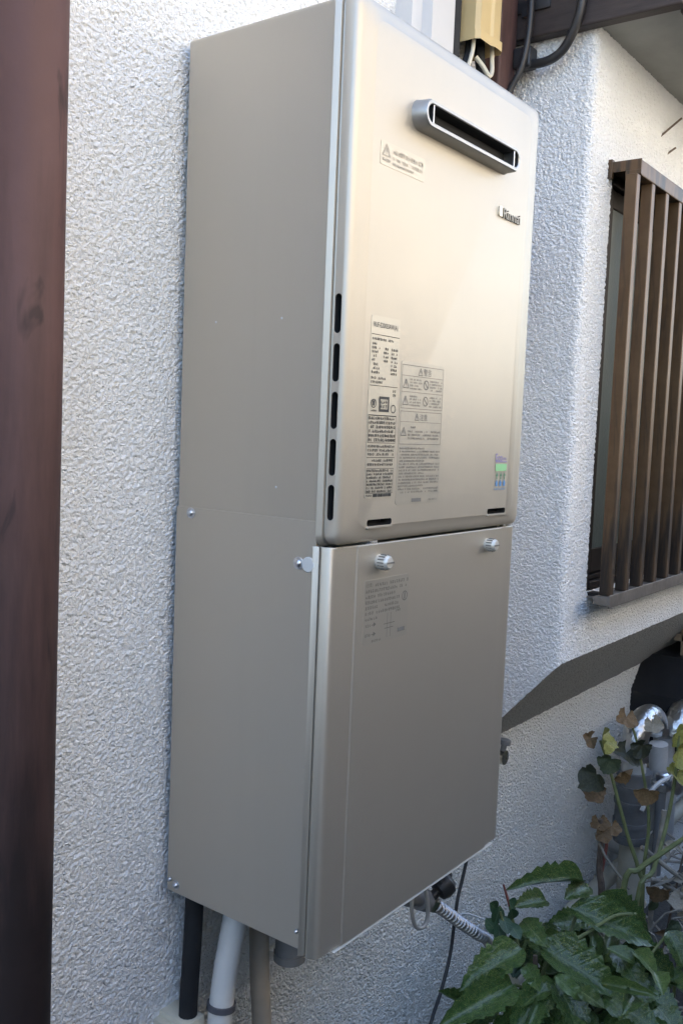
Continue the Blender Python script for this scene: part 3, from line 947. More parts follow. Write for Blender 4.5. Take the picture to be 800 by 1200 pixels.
# front panel: beaded edges left and right, straight top and bottom
FB = -0.479
px = [(0.004, -0.2240), (-0.003, -0.2242), (-0.0042, -0.2252), (-0.0034, -0.2275), (-0.0004, -0.2312), (0.0036, -0.2316), (0.0040, -0.2332), (-0.0008, -0.2340), (-0.0016, -0.2358), (0.0002, -0.2425),
      (0.0024, -0.2462), (0.0055, -0.2482), (0.0085, -0.2490), (0.0120, -0.2486), (0.0455, -0.2500), (0.0470, -0.2516), (0.060, -0.2518)]
pxr = [(CX1 - a, b) for a, b in px][::-1]
poly = px + pxr
top, bot = 0.0052, FB
V = []
for ins, z in ((0.002, bot), (0.0, bot + 0.0015), (0.0, top - 0.0015), (0.0012, top)):
    for x, y in poly:
        yy = min(y + ins, -0.2235)
        V.append((x, yy, z if True else z))
n = len(poly)
# small round at the lower corners: lift the outermost bead
mb = MB().add(V, grid_faces(4, n))
back = [(x + (0.0015 if x < CX1 / 2 else -0.0015), y + 0.0015, z) for z in (bot, top) for x, y in poly]
mb.add(back, [(k, k + 1, n + k + 1, n + k) for k in range(n - 1)])
panel = mb.build('front_panel', 'paint', pc, angle=28)
YC = -0.2518
MB().box(0.030, CX1 - 0.022, YC - 0.0010, -0.2300, FB - 0.0018, FB - 0.0006, 0.0003).build('bottom_hem', 'knob', pc, smooth=False)
# knobs
for x, z in ((0.0895, -0.0170), (0.3590, -0.0165)):
    kb = MB().lathe((x, YC, z), (0, -1, 0), [(0, 0.0085), (0.003, 0.0090), (0.010, 0.0088), (0.0145, 0.0082), (0.0165, 0.0066), (0.0170, 0.002)], 22).build('thumb_screw', 'knob', pc)
    sl = MB()
    sl.box(x - 0.0075, x + 0.0075, YC - 0.0176, YC - 0.0169, z - 0.0011, z + 0.0011)
    for k in range(14):
        a = 2 * math.pi * k / 14
        sl.box(x + 0.0089 * math.cos(a) - 0.0007, x + 0.0089 * math.cos(a) + 0.0007, YC - 0.0125, YC - 0.004, z + 0.0089 * math.sin(a) - 0.0007, z + 0.0089 * math.sin(a) + 0.0007)
    sl.build('slot', 'ink_grey', kb, smooth=False)
# instruction label
lab4 = MB().rings([rrect(0.062, 0.158, -0.116, -0.038, 0.003, y, 3) for y in (YC + 0.0005, YC - 0.0004)]).build('instruction_label', 'film_grey', pc, smooth=False)
pr = MB()
YQ = YC - 0.0008
text_mesh(pr, '(注意)', 0.0645, -0.0470, 0.0058, YQ)
small_print(pr, 0.083, 0.155, -0.0468, 0.0046, YQ, 0.85, rp)
for k in range(5):
    small_print(pr, 0.0645, 0.155 if k < 1 else 0.138, -0.0535 - k * 0.0066, 0.0044, YQ, 0.88, rp)
small_print(pr, 0.0645, 0.082, -0.0865, 0.0040, YQ, 0.9, rp)
ring_mark(pr, 0.1490, -0.0650, 0.0062, YQ, slash=False); quad(pr, 0.1478, 0.1502, -0.0690, -0.0610, YQ)
for z in (-0.0945, -0.1060):
    small_print(pr, 0.0660, 0.0770, z, 0.0040, YQ, 0.9, rp)
    quad(pr, 0.0790, 0.0870, z + 0.0012, z + 0.0022, YQ)
    pr.add([(0.0830, YQ, z - 0.001), (0.0830, YQ, z + 0.005), (0.0885, YQ, z + 0.002)], [(0, 1, 2)])
small_print(pr, 0.078, 0.092, -0.0865, 0.0040, YQ, 1, rp)
for x in (0.1120, 0.1195):
    quad(pr, x, x + 0.0007, -0.1120, -0.0820, YQ)
quad(pr, 0.1050, 0.1290, -0.0955, -0.0947, YQ); quad(pr, 0.1070, 0.1260, -0.1010, -0.1002, YQ)
small_print(pr, 0.1300, 0.1420, -0.0830, 0.0038, YQ, 1, rp)
quad(pr, 0.1360, 0.1520, -0.1090, -0.1040, YQ)
small_print(pr, 0.0800, 0.1000, -0.1140, 0.0034, YQ, 1, rp)
pr.build('print', 'ink_grey', lab4, smooth=False, fix=False)
# screws and plug on the side sheet
screw(pc, (-0.0018, -0.028, 0.0265), (-1, 0, 0), 0.0055)
screw(pc, (-0.0018, -0.2035, -0.0165), (-1, 0, 0), 0.0060)
screw(pc, (-0.0018, -0.0185, -0.4610), (-1, 0, 0), 0.0048)
screw(pc, (-0.0018, -0.0080, -0.4560), (-1, 0, 0), 0.0036, washer=False)
screw(pc, (-0.0018, -0.2215, -0.4500), (-1, 0, 0), 0.0030, washer=False)
MB().lathe((-0.0018, -0.2185, -0.0165), (-1, 0, 0), [(0, 0.0090), (0.0016, 0.0090), (0.0024, 0.0080), (0.0026, 0.001)], 24).build('plug', 'plug', pc)

# ------------------------------------------------------------------ window grille
wg = thing('window_grille', 'brown aluminium grille of upright bars over the bay window', 'grille', (1.2, -0.21, -0.17))
mb = MB()
GX0, GX1 = 0.898, 2.0
mb.box(GX0 + 0.003, GX1, -0.242, -0.216, 0.622, 0.650, 0.002)
mb.box(GX0, GX0 + 0.0025, -0.2425, -0.172, 0.632, 0.651)
mb.box(GX0 - 0.001, GX0 + 0.0035, -0.2430, -0.214, 0.624, 0.6315)
mb.box(GX0 - 0.002, GX0 + 0.010, -0.188, -0.172, 0.622, 0.656, 0.001)
mb.box(GX0 + 0.004, GX1, -0.2155, -0.170, 0.6400, 0.6440)
mb.build('top_rail', 'bronze', wg, smooth=False)
mb = MB()
mb.box(0.868, GX1, -0.2450, -0.2150, -0.1720, -0.1565, 0.0012)
mb.box(0.868, GX1, -0.2470, -0.2448, -0.1760, -0.1520, 0.0006)
mb.box(0.922, GX1, -0.2148, -0.1700, -0.1710, -0.1670)
mb.build('bottom_rail', 'railgrey', wg, smooth=False)
mb = MB()
mb.box(0.926, 0.950, -0.2150, -0.172, -0.1670, -0.1600)
mb.build('wall_bracket', 'frame', wg)
bar_me = None
for i in range(13):
    x0 = 0.8835 + 0.0815 * i
    if bar_me is None:
        b = MB().box(-0.009, 0.009, -0.011, 0.011, -0.156, 0.6225, 0.0015)
        bo = b.build('bar', 'bronze', None, smooth=False)
        bar_me = bo.data
        bpy.data.objects.remove(bo)
    o = bpy.data.objects.new('bar', bar_me)
    C.objects.link(o)
    o.parent = wg
    o.location = Vector((x0 + 0.011, -0.2295, 0)) - wg.location

# ------------------------------------------------------------------ ducts and cables above the heater
dc = thing('duct_cover', 'cream plastic pipe duct cover ending above the water heater', 'duct cover', (0.66, -0.03, 0.70))
mb = MB()
pts = [(0.601, 0.012), (0.601, -0.052), (0.606, -0.060), (0.640, -0.060), (0.645, -0.064), (0.668, -0.064), (0.680, -0.056), (0.680, 0.012)]
loops = [[(x, y, z) for x, y in pts] for z in (0.803, 1.6)]
mb.rings(loops, False, True)
mb.build('cover', 'cream', dc, angle=20)
MB().rings([[(x + (0.003 if x > 0.64 else -0.003), y - (0.003 if y < -0.01 else 0), z) for x, y in pts] for z in (0.797, 0.812)], False, False).build('end_collar', 'cream', dc, angle=20)
mb = MB()
for k, (x, y, r) in enumerate(((0.626, -0.03, 0.008), (0.656, -0.032, 0.009))):
    mb.tube([(x, y, 0.90), (x, y, 0.80), (x - 0.02 + 0.02 * k, y - 0.004, 0.76), (x - 0.04 + 0.01 * k, y, 0.70), (x - 0.05, y, 0.60)], r, 10, 4)
mb.build('black_hose', 'foam', dc)
mb = MB()
mb.tube([(0.612, -0.045, 0.90), (0.612, -0.045, 0.80), (0.600, -0.047, 0.765), (0.585, -0.045, 0.72), (0.58, -0.04, 0.6)], 0.0035, 8, 4)
mb.tube([(0.668, -0.050, 0.90), (0.668, -0.050, 0.80), (0.664, -0.054, 0.765), (0.650, -0.056, 0.752), (0.640, -0.05, 0.765), (0.63, -0.04, 0.78)], 0.004, 8, 4)
mb.build('pale_cable', 'clip', dc)
o = MB().rings([[(0.455, 0.012, z), (0.455, -0.022, z), (0.478, -0.026, z), (0.480, -0.044, z), (0.548, -0.044, z), (0.550, 0.012, z)] for z in (0.30, 3.8)]).build('white_board', 'white_pl', angle=20)
tag(o, 'white painted upright board on the wall behind the heater top', 'board')
o = MB().tube([(0.575, -0.024, z) for z in (0.35, 1.5, 3.8)], 0.014, 16).build('black_hose_pipe', 'foam')
tag(o, 'thick black pipe running up the wall beside the cream duct cover', 'pipe')
# clamp and cables
o = MB().box(0.770, 0.800, -0.072, -0.036, 0.805, 0.842, 0.004).build('cable_clamp', 'rubber', smooth=False)
o = tag(o, 'small black cable clamp on the reddish timber post', 'clamp')
o = MB().tube([(0.785, -0.045, 0.822), (0.783, -0.055, 0.815), (0.783, -0.072, 0.811), (0.782, -0.105, 0.812), (0.782, -0.132, 0.828), (0.777, -0.155, 0.866), (0.775, -0.163, 0.905), (0.775, -0.160, 0.96), (0.78, -0.15, 1.05), (0.784, -0.15, 1.10)], 0.0082, 14, 5).build('looped_cable', 'rubber')
tag(o, 'thick black cable looping down from the dark beam to the clamp', 'cable')
o = MB().tube([(0.772, -0.068, 1.10), (0.770, -0.068, 0.95), (0.768, -0.068, 0.868), (0.766, -0.058, 0.805), (0.762, -0.035, 0.757), (0.755, -0.02, 0.70), (0.75, -0.02, 0.60), (0.75, -0.012, 0.40)], 0.0062, 12, 5).build('hanging_cable', 'rubber')
tag(o, 'black cable dropping straight past the beam behind the heater corner', 'cable')
cp = MB().box(0.781, 0.7845, -0.10, -0.035, 0.905, 0.925, 0.001)
cp.box(0.779, 0.7845, -0.058, -0.046, 0.897, 0.914)
tag(cp.build('beam_plate', 'rubber'), 'small black metal plate on the dark beam', 'plate')
# nails in the bay wall
for a, b, r, lab_ in (((1.170, -0.178, 0.770), (1.215, -0.205, 0.815), 0.0022, 'long rusty nail sticking out of the bay wall over the grille'),
                ((1.215, -0.178, 0.745), (1.235, -0.190, 0.762), 0.0022, 'short rusty nail in the bay wall below the longer nail')):
    tag(MB().tube([a, b], r, 8).build('nail', 'bark'), lab_, 'nail')

# ------------------------------------------------------------------ pipes and hoses under the pipe cover
def hose(name, label, cat, pts, r, mat, n=14, smooth=5, group=None):
    o = MB().tube(pts, r, n, smooth).build(name, mat)
    return tag(o, label, cat, group)
hose('black_pipe', 'black foam pipe dropping from the cover beside an ivory clip', 'pipe', [(0.026, -0.026, -0.40), (0.024, -0.026, -0.52), (0.018, -0.026, -0.66), (0.016, -0.026, -0.9), (0.016, -0.03, ZG)], 0.0125, 'foam')
lp = thing('lagged_pipe', 'white taped pipe below the cover with a dark tie round it', 'pipe', (0.04, -0.06, -0.95))
MB().tube([(0.095, -0.06, -0.40), (0.085, -0.06, -0.46), (0.066, -0.06, -0.530), (0.050, -0.06, -0.60), (0.042, -0.06, -0.68), (0.040, -0.06, -0.8), (0.040, -0.06, -0.95)], [0.016, 0.017, 0.017, 0.0165, 0.0165, 0.017, 0.017], 18, 5).build('pipe', 'tape', lp)
MB().tube([(0.0465, -0.06, -0.628), (0.0455, -0.06, -0.636)], 0.0195, 20).build('tie', 'tie', lp)
hose('beige_pipe', 'beige plastic pipe hanging below the cover against the wall', 'pipe', [(0.150, -0.03, -0.40), (0.152, -0.03, -0.56), (0.158, -0.03, -0.66), (0.168, -0.03, -0.80), (0.17, -0.03, ZG)], 0.0145, 'beige')
hose('thin_black_cable', 'thin black cable slanting down between the white and beige pipes', 'cable', [(0.125, -0.03, -0.45), (0.118, -0.025, -0.56), (0.098, -0.02, -0.66), (0.08, -0.016, -0.78), (0.075, -0.016, ZG)], 0.0028, 'rubber', 8)
cl = MB().box(0.000, 0.034, -0.043, 0.012, -0.672, -0.645, 0.004)
cl.box(-0.010, 0.003, -0.024, 0.012, -0.676, -0.652, 0.003)
tag(cl.build('pipe_clip', 'clip'), 'ivory plastic clip holding the black pipe to the wall', 'clip')
mb = MB().tube([(0.208, -0.045, -0.40), (0.207, -0.045, -0.55), (0.206, -0.045, -0.640)], 0.022, 24)
mb.tube([(0.206, -0.045, -0.632), (0.206, -0.045, -0.644)], 0.0235, 24)
tag(mb.build('grey_pipe_stub', 'greypvc'), 'stubby grey plastic pipe end under the cover corner', 'pipe')
# gas valve
gv = thing('gas_valve', 'grey metal gas valve with black lever under the pipe cover', 'valve', (0.45, -0.12, -0.63))
ax = Vector((0.88, 0.0, -0.47)).normalized()
p0 = Vector((0.372, -0.12, -0.580))
mb = MB().lathe(p0, ax, [(0, 0.012), (0.02, 0.012), (0.022, 0.016), (0.05, 0.017), (0.055, 0.013), (0.080, 0.013), (0.082, 0.018), (0.105, 0.018), (0.107, 0.012)], 18)
mb.tube([(0.376, -0.12, -0.45), (0.376, -0.12, -0.585)], 0.012, 14)
mb.build('body', 'greypvc', gv)
MB().lathe(p0 + ax * 0.106, ax, [(0, 0.0165), (0.004, 0.0185), (0.018, 0.0185), (0.022, 0.016)], 6).build('coupling_nut', 'flex', gv)
q = p0 + ax * 0.108 + Vector((0.0, -0.010, 0.010))
mb = MB().lathe(q, (0.75, -0.25, 0.45), [(0, 0.008), (0.012, 0.008), (0.014, 0.017), (0.024, 0.021), (0.036, 0.020), (0.043, 0.013), (0.045, 0.002)], 18)
mb.box(q.x + 0.006, q.x + 0.040, q.y - 0.016, q.y + 0.006, q.z + 0.014, q.z + 0.034, 0.005)
mb.build('lever', 'rubber', gv)
# corrugated hose
a0 = p0 + ax * 0.124
pts = [a0, a0 + Vector((0.05, 0, -0.036)), a0 + Vector((0.11, 0, -0.082)), a0 + Vector((0.17, 0, -0.126)), a0 + Vector((0.23, 0, -0.175)), a0 + Vector((0.27, 0, -0.28)), a0 + Vector((0.28, 0.03, -0.60))]
dense, segs = [], 26
P = [Vector(p) for p in pts]
for i in range(len(P) - 1):
    g0, g1, g2, g3 = P[max(i - 1, 0)], P[i], P[i + 1], P[min(i + 2, len(P) - 1)]
    for k in range(segs):
        t = k / segs
        dense.append(0.5 * ((2 * g1) + (-g0 + g2) * t + (2 * g0 - 5 * g1 + 4 * g2 - g3) * t * t + (-g0 + 3 * g1 - 3 * g2 + g3) * t ** 3))
# resample evenly at 1.6 mm
rs, acc = [dense[0]], 0
for a, b in zip(dense, dense[1:]):
    L_ = (b - a).length
    while acc + L_ >= 0.0018:
        t = (0.0018 - acc) / L_
        a = a + (b - a) * t
        rs.append(a.copy()); L_ = (b - a).length; acc = 0
    acc += L_
MB().tube(rs, [0.0094 + 0.0020 * math.sin(2 * math.pi * k * 0.0018 / 0.0062) for k in range(len(rs))], 14).build('gas_hose', 'flex')
tag(bpy.data.objects['gas_hose'], 'corrugated stainless steel gas hose leading down into the glossy leaves', 'hose')
hose('cable_loop', 'grey cable hanging in a loop below the gas valve', 'cable', [(0.405, -0.14, -0.47), (0.395, -0.14, -0.560), (0.388, -0.14, -0.600), (0.402, -0.14, -0.640), (0.428, -0.14, -0.652), (0.440, -0.14, -0.635), (0.428, -0.14, -0.590), (0.410, -0.135, -0.560), (0.40, -0.13, -0.47)], 0.0034, 'cablegrey', 10)
hose('cable_coil', 'pale cable coil tucked under the cover edge beside the valve lever', 'cable', [(0.445, -0.150, -0.47), (0.440, -0.150, -0.545), (0.432, -0.152, -0.565), (0.415, -0.152, -0.560), (0.412, -0.152, -0.535), (0.42, -0.15, -0.47)], 0.0032, 'plug', 10)
hose('power_cable', 'thin black cord hanging down the wall behind the gas hose', 'cord', [(0.76, -0.012, -0.40), (0.800, -0.012, -0.62), (0.806, -0.014, -0.685), (0.792, -0.014, -0.735), (0.772, -0.014, -0.780), (0.762, -0.014, -0.835), (0.752, -0.014, -0.892), (0.722, -0.014, -0.955), (0.690, -0.014, -1.0), (0.66, -0.014, -1.08), (0.65, -0.02, ZG)], 0.0036, 'rubber', 8)
hose('white_thread', 'short white string stretched from the cord towards the shrub', 'string', [(0.768, -0.02, -0.812), (0.80, -0.02, -0.822), (0.83, -0.03, -0.838), (0.87, -0.05, -0.862)], 0.0022, 'plug', 6)
# wall tap stub beside the cover
wt = thing('wall_tap', 'small chrome tap stub on the wall beside the pipe cover', 'tap', (0.875, 0, -0.512))
MB().lathe((0.875, 0.012, -0.512), (0, -1, 0), [(0, 0.016), (0.018, 0.016), (0.020, 0.010), (0.047, 0.010), (0.048, 0.015), (0.062, 0.015), (0.064, 0.004)], 16).build('stub', 'chrome', wt)
MB().lathe((0.876, -0.043, -0.500), (0.1, -0.1, 1), [(0, 0.006), (0.014, 0.006), (0.015, 0.013), (0.024, 0.013), (0.026, 0.004)], 12).build('handle', 'greypvc', wt)

# ------------------------------------------------------------------ pipework beyond
pw = thing('lagged_riser', 'foil lagged pipe bend on a beige riser by the black casing', 'pipe', (1.55, -0.10, ZG))
MB().tube([(1.545, -0.10, ZG), (1.545, -0.10, -0.885)], 0.034, 20).build('beige_riser', 'beige_lt', pw)
mb = MB().tube([(1.515, -0.10, -0.885), (1.515, -0.10, -0.70)], 0.042, 20)
for z in (-0.87, -0.835, -0.78, -0.74, -0.705):
    mb.tube([(1.515, -0.10, z - 0.006), (1.515, -0.10, z + 0.006)], 0.0455, 20)
mb.build('slate_sleeve', 'slate', pw)
MB().tube([(1.510, -0.10, -0.702), (1.505, -0.10, -0.645)], 0.031, 20).build('pale_sleeve', 'palegrey', pw)
MB().tube([(1.505, -0.10, -0.655), (1.503, -0.10, -0.625), (1.520, -0.10, -0.595), (1.56, -0.10, -0.580), (1.61, -0.10, -0.580), (1.65, -0.10, -0.598), (1.67, -0.10, -0.63)], [0.030, 0.033, 0.034, 0.033, 0.032, 0.032, 0.030], 20, 5).build('foil_bend', 'lagging', pw)
for p_, q_, r_ in (((1.507, -0.10, -0.668), (1.506, -0.10, -0.650), 0.036), ((1.668, -0.10, -0.640), (1.672, -0.10, -0.622), 0.035)):
    MB().tube([p_, q_], r_, 8).build('union_nut', 'steel', pw)
pw2 = thing('lagged_return', 'pale grey conduit topped by a second foil lagged bend', 'pipe', (1.78, -0.10, ZG))
MB().tube([(1.83, 0.02, -0.985), (1.81, -0.05, -0.985), (1.80, -0.09, -0.975), (1.795, -0.10, -0.92), (1.76, -0.10, -0.75), (1.74, -0.10, -0.66)], 0.028, 18, 3).build('conduit', 'palegrey', pw2)
MB().tube([(1.745, -0.12, -0.66), (1.755, -0.13, -0.635), (1.79, -0.14, -0.60), (1.86, -0.14, -0.592), (2.0, -0.14, -0.60)], [0.036, 0.040, 0.042, 0.040, 0.038], 20, 5).build('foil_bend', 'lagging', pw2)
for z in (-0.74, -0.84):
    MB().tube([(1.757 - (z + 0.74) * 0.25, -0.10, z - 0.018), (1.757 - (z + 0.74) * 0.25, -0.10, z + 0.018)], 0.0325, 16).build('socket', 'palegrey', pw2)
MB().tube([(1.79, -0.20, -0.545), (1.85, -0.20, -0.535), (1.92, -0.20, -0.54)], [0.026, 0.030, 0.030], 18, 4).build('foil_cap', 'lagging', pw2)
hose('grey_conduit', 'thick pale grey conduit standing between the two lagged bends', 'pipe', [(1.70, 0.02, -0.985), (1.68, -0.06, -0.985), (1.665, -0.11, -0.975), (1.660, -0.12, -0.93), (1.640, -0.12, -0.70), (1.635, -0.12, -0.655)], 0.024, 'palegrey', 16)
tv = thing('stop_valve', 'dull metal stop valve with round handwheel between the lagged bends', 'valve', (1.585, -0.15, -0.70))
MB().tube([(1.585, -0.15, -0.985), (1.585, -0.15, -0.90), (1.585, -0.15, -0.73)], 0.013, 12).build('pipe', 'greypvc', tv)
MB().lathe((1.585, -0.15, -0.76), (0, 0, 1), [(0, 0.014), (0.004, 0.024), (0.022, 0.024), (0.026, 0.016), (0.044, 0.018), (0.048, 0.012)], 8).build('body', 'steel', tv)
MB().lathe((1.585, -0.165, -0.735), (-0.3, -1, 0.2), [(0, 0.007), (0.020, 0.007), (0.022, 0.026), (0.030, 0.028), (0.034, 0.020), (0.036, 0.004)], 14).build('handwheel', 'steel', tv)
hose('wall_conduit', 'pale conduit running low along the wall foot', 'pipe', [(1.0, -0.03, -1.05), (1.35, -0.03, -1.03), (1.75, -0.03, -1.03), (2.4, -0.03, -1.03)], 0.022, 'beige_lt', 16)
hose('white_hose', 'thin white tube curving round the slate pipe sleeve', 'hose', [(1.44, -0.15, -0.77), (1.48, -0.16, -0.725), (1.55, -0.17, -0.715), (1.66, -0.17, -0.735), (1.75, -0.17, -0.75)], 0.006, 'palegrey', 8)
bc = MB()
outl = [(1.862, -0.470), (1.772, -0.565), (1.772, -0.760), (2.6, -0.760), (2.6, -0.470)]
bc.rings([[(x, y, z) for x, z in outl] for y in (0.012, -0.165)])
tag(bc.build('black_casing', 'blacksheet', smooth=False), 'black hooded plastic casing on the wall under the bay', 'casing')
wp = MB().box(1.90, 1.935, -0.12, -0.08, -0.47, -0.30, 0.002)
wp.box(1.90, 2.6, -0.16, -0.06, -0.430, -0.41, 0.002)
tag(wp.build('wooden_bracket', 'wood', smooth=False), 'weathered wooden bracket above the black casing', 'bracket')

# ------------------------------------------------------------------ plants
def leaf_blade(name, mat, n=11, serr=0.0, curl=0.12, fold=0.22, wavy=0.0, power=0.75, skew=0.42):
    """unit leaf: along +x from 0 to 1, half width 0.5 at its broadest, upper side +z"""
    V, F = [], []
    cols = (-1, -0.5, 0, 0.5, 1)
    for i in range(n):
        u = i / (n - 1)
        w = (math.sin(math.pi * u ** (math.log(0.5) / math.log(skew)))) ** power * 0.5 if 0 < u < 1 else 0.012
        if serr and u > 0.35 and i % 2:
            w *= 1 - serr
        for c in cols:
            z = -curl * u * u + fold * abs(c) * w + wavy * math.sin(u * 17 + c * 2) * abs(c)
            V.append((u, c * w, z))
    m = len(cols)
    for i in range(n - 1):
        for j in range(m - 1):
            F.append((i * m + j, (i + 1) * m + j, (i + 1) * m + j + 1, i * m + j + 1))
    me = bpy.data.meshes.new(name)
    me.from_pydata(V, [], F)
    me.materials.append(MAT[mat])
    me.polygons.foreach_set('use_smooth', [True] * len(me.polygons))
    return me

def lobed_blade(name, mat, lobes=5, seed=1, curl=0.25):
    """unit leaf of rounded lobes, stalk at the origin, radius about 0.5"""
    rr = random.Random(seed)
    V, F = [(0, 0, 0)], []
    n = 30
    for ring_, f in ((0, 0.5), (1, 1.0)):
        for k in range(n):
            a = -math.pi * 0.88 + 2 * math.pi * 0.88 * k / (n - 1)
            r = 0.41 + 0.085 * abs(math.cos(a * lobes / 2.0)) + 0.02 * math.sin(a * lobes * 3) + rr.uniform(-0.015, 0.015)
            r *= f
            z = curl * (r ** 2) * (1 + 0.8 * math.sin(2 * a + seed)) - 0.045 * f * math.cos(a * lobes)
            V.append((r * math.cos(a) + 0.16 * f, r * math.sin(a), z))
    for k in range(n - 1):
        F.append((0, 1 + k, 2 + k))
        F.append((1 + k, 1 + n + k, 2 + n + k, 2 + k))
    me = bpy.data.meshes.new(name)
    me.from_pydata(V, [], F)
    me.materials.append(MAT[mat])
    me.polygons.foreach_set('use_smooth', [True] * len(me.polygons))
    return me

def put_leaf(me, parent, base, tip, width, nrm, name='leaf'):
    base, tip = Vector(base), Vector(tip)
    x = (tip - base)
    L = x.length
    x.normalize()
    z = Vector(nrm)
    z = (z - x * z.dot(x)).normalized()
    y = z.cross(x)
    o = bpy.data.objects.new(name, me)
    C.objects.link(o)
    o.parent = parent
    m = Matrix(((x.x * L, y.x * width, z.x * L), (x.y * L, y.y * width, z.y * L), (x.z * L, y.z * width, z.z * L))).to_4x4()
    m.translation = base - wloc(parent)
    o.matrix_local = m
    return o

au = thing('aucuba_shrub', 'glossy speckled dark green shrub at the foot of the wall', 'shrub', (0.70, -0.24, ZG))
mb = MB()
mb.tube([(0.70, -0.24, ZG), (0.695, -0.235, -1.1), (0.690, -0.232, -0.93), (0.691, -0.225, -0.849), (0.693, -0.218, -0.788)], [0.012, 0.011, 0.009, 0.007, 0.004], 8, 3)
mb.build('trunk', 'bark', au)
for pts_, r0, mt in (([(0.69, -0.23, -0.86), (0.686, -0.243, -0.791), (0.729, -0.263, -0.767), (0.771, -0.285, -0.752), (0.82, -0.313, -0.732), (0.853, -0.341, -0.732)], 0.0042, 'greenstem'),
                 ([(0.69, -0.232, -0.93), (0.735, -0.249, -0.843), (0.811, -0.24, -0.765), (0.849, -0.247, -0.703)], 0.0045, 'greenstem'),
                 ([(0.69, -0.23, -0.87), (0.661, -0.209, -0.793), (0.665, -0.191, -0.746), (0.67, -0.174, -0.701)], 0.004, 'greenstem'),
                 ([(0.67, -0.174, -0.701), (0.665, -0.162, -0.664)], 0.0028, 'redstem'),
                 ([(0.69, -0.232, -0.95), (0.72, -0.32, -0.87), (0.80, -0.36, -0.82), (0.886, -0.391, -0.765)], 0.004, 'greenstem'),
                 ([(0.69, -0.232, -0.90), (0.65, -0.26, -0.83), (0.60, -0.225, -0.797)], 0.0035, 'greenstem')):
    MB().tube(pts_, [r0 * (1 - 0.35 * k / (len(pts_) - 1)) for k in range(len(pts_))], 8, 4).build('branch', mt, au)
LEAVES = [((0.596, -0.223, -0.795), (0.421, -0.188, -0.791), 0.062), ((0.644, -0.215, -0.755), (0.512, -0.173, -0.77), 0.063),
 ((0.845, -0.242, -0.7), (0.721, -0.155, -0.672), 0.042), ((0.85, -0.25, -0.709), (0.767, -0.238, -0.701), 0.042),
 ((0.857, -0.262, -0.728), (0.971, -0.344, -0.814), 0.050), ((0.79, -0.24, -0.73), (0.848, -0.391, -0.762), 0.068),
 ((0.681, -0.232, -0.762), (0.689, -0.381, -0.785), 0.076), ((0.777, -0.329, -0.77), (0.733, -0.411, -0.809), 0.056),
 ((0.825, -0.328, -0.785), (0.869, -0.429, -0.837), 0.060), ((0.687, -0.348, -0.809), (0.676, -0.452, -0.816), 0.060),
 ((0.886, -0.391, -0.761), (0.856, -0.44, -0.8), 0.052), ((0.7, -0.187, -0.735), (0.67, -0.249, -0.75), 0.042),
 ((0.746, -0.211, -0.709), (0.676, -0.183, -0.698), 0.042), ((0.63, -0.268, -0.787), (0.529, -0.258, -0.84), 0.061),
 ((0.639, -0.28, -0.786), (0.604, -0.358, -0.835), 0.061), ((0.797, -0.278, -0.811), (0.665, -0.257, -0.854), 0.060),
 ((0.813, -0.355, -0.838), (0.806, -0.45, -0.867), 0.060), ((0.817, -0.218, -0.792), (0.713, -0.183, -0.826), 0.056),
 ((0.902, -0.255, -0.832), (0.814, -0.225, -0.872), 0.058), ((0.912, -0.352, -0.834), (0.831, -0.337, -0.903), 0.060),
 ((0.627, -0.145, -0.898), (0.542, -0.12, -0.82), 0.038), ((0.771, -0.415, -0.841), (0.745, -0.468, -0.86), 0.055),
 ((0.664, -0.258, -0.869), (0.495, -0.214, -0.856), 0.061), ((0.894, -0.238, -0.791), (0.799, -0.192, -0.785), 0.049)]
rl = random.Random(11)
for k in range(46):                       # lower foliage that fills the crown
    a = rl.uniform(0, 2 * math.pi)
    b = Vector((0.74 + rl.uniform(-0.10, 0.14), -0.28 + rl.uniform(-0.10, 0.08), -0.90 + rl.uniform(-0.14, 0.06)))
    t = b + Vector((math.cos(a), math.sin(a) * 0.8 - 0.2, rl.uniform(-0.5, 0.2))).normalized() * rl.uniform(0.10, 0.16)
    t.y = min(t.y, -0.05)
    LEAVES.append((tuple(b), tuple(t), rl.uniform(0.045, 0.062)))
blades = [leaf_blade('aucuba_blade', 'aucuba', 19, 0.20, c, f, w) for c, f, w in ((0.10, 0.40, 0.014), (0.20, 0.30, 0.022), (0.26, 0.48, 0.016), (0.06, 0.25, 0.026))]
for k, (b, t, w) in enumerate(LEAVES):
    nrm = Vector((-0.45 + rl.uniform(-0.25, 0.25), -0.40 + rl.uniform(-0.25, 0.25), 0.85))
    put_leaf(blades[k % 4], au, b, t, w * 1.05, nrm)
young = [leaf_blade('young_blade', 'aucuba_young', 13, 0.10, c, f, w) for c, f, w in ((0.20, 0.45, 0.02), (0.10, 0.30, 0.03))]
for k in range(80):                       # smaller leaves of the side shoots, all through the crown
    a = rl.uniform(0, 2 * math.pi)
    b = Vector((rl.uniform(0.58, 0.92), rl.uniform(-0.42, -0.17), rl.uniform(-0.92, -0.76)))
    if b.x > 0.80 and b.z > -0.80:
        b.z -= 0.06
    t = b + Vector((math.cos(a), math.sin(a) * 0.8 - 0.25, rl.uniform(-0.6, 0.3))).normalized() * rl.uniform(0.05, 0.095)
    put_leaf(young[k % 2] if k % 3 else blades[k % 4], au, b, t, rl.uniform(0.024, 0.042), (-0.45 + rl.uniform(-0.35, 0.35), -0.4 + rl.uniform(-0.35, 0.35), 0.8))
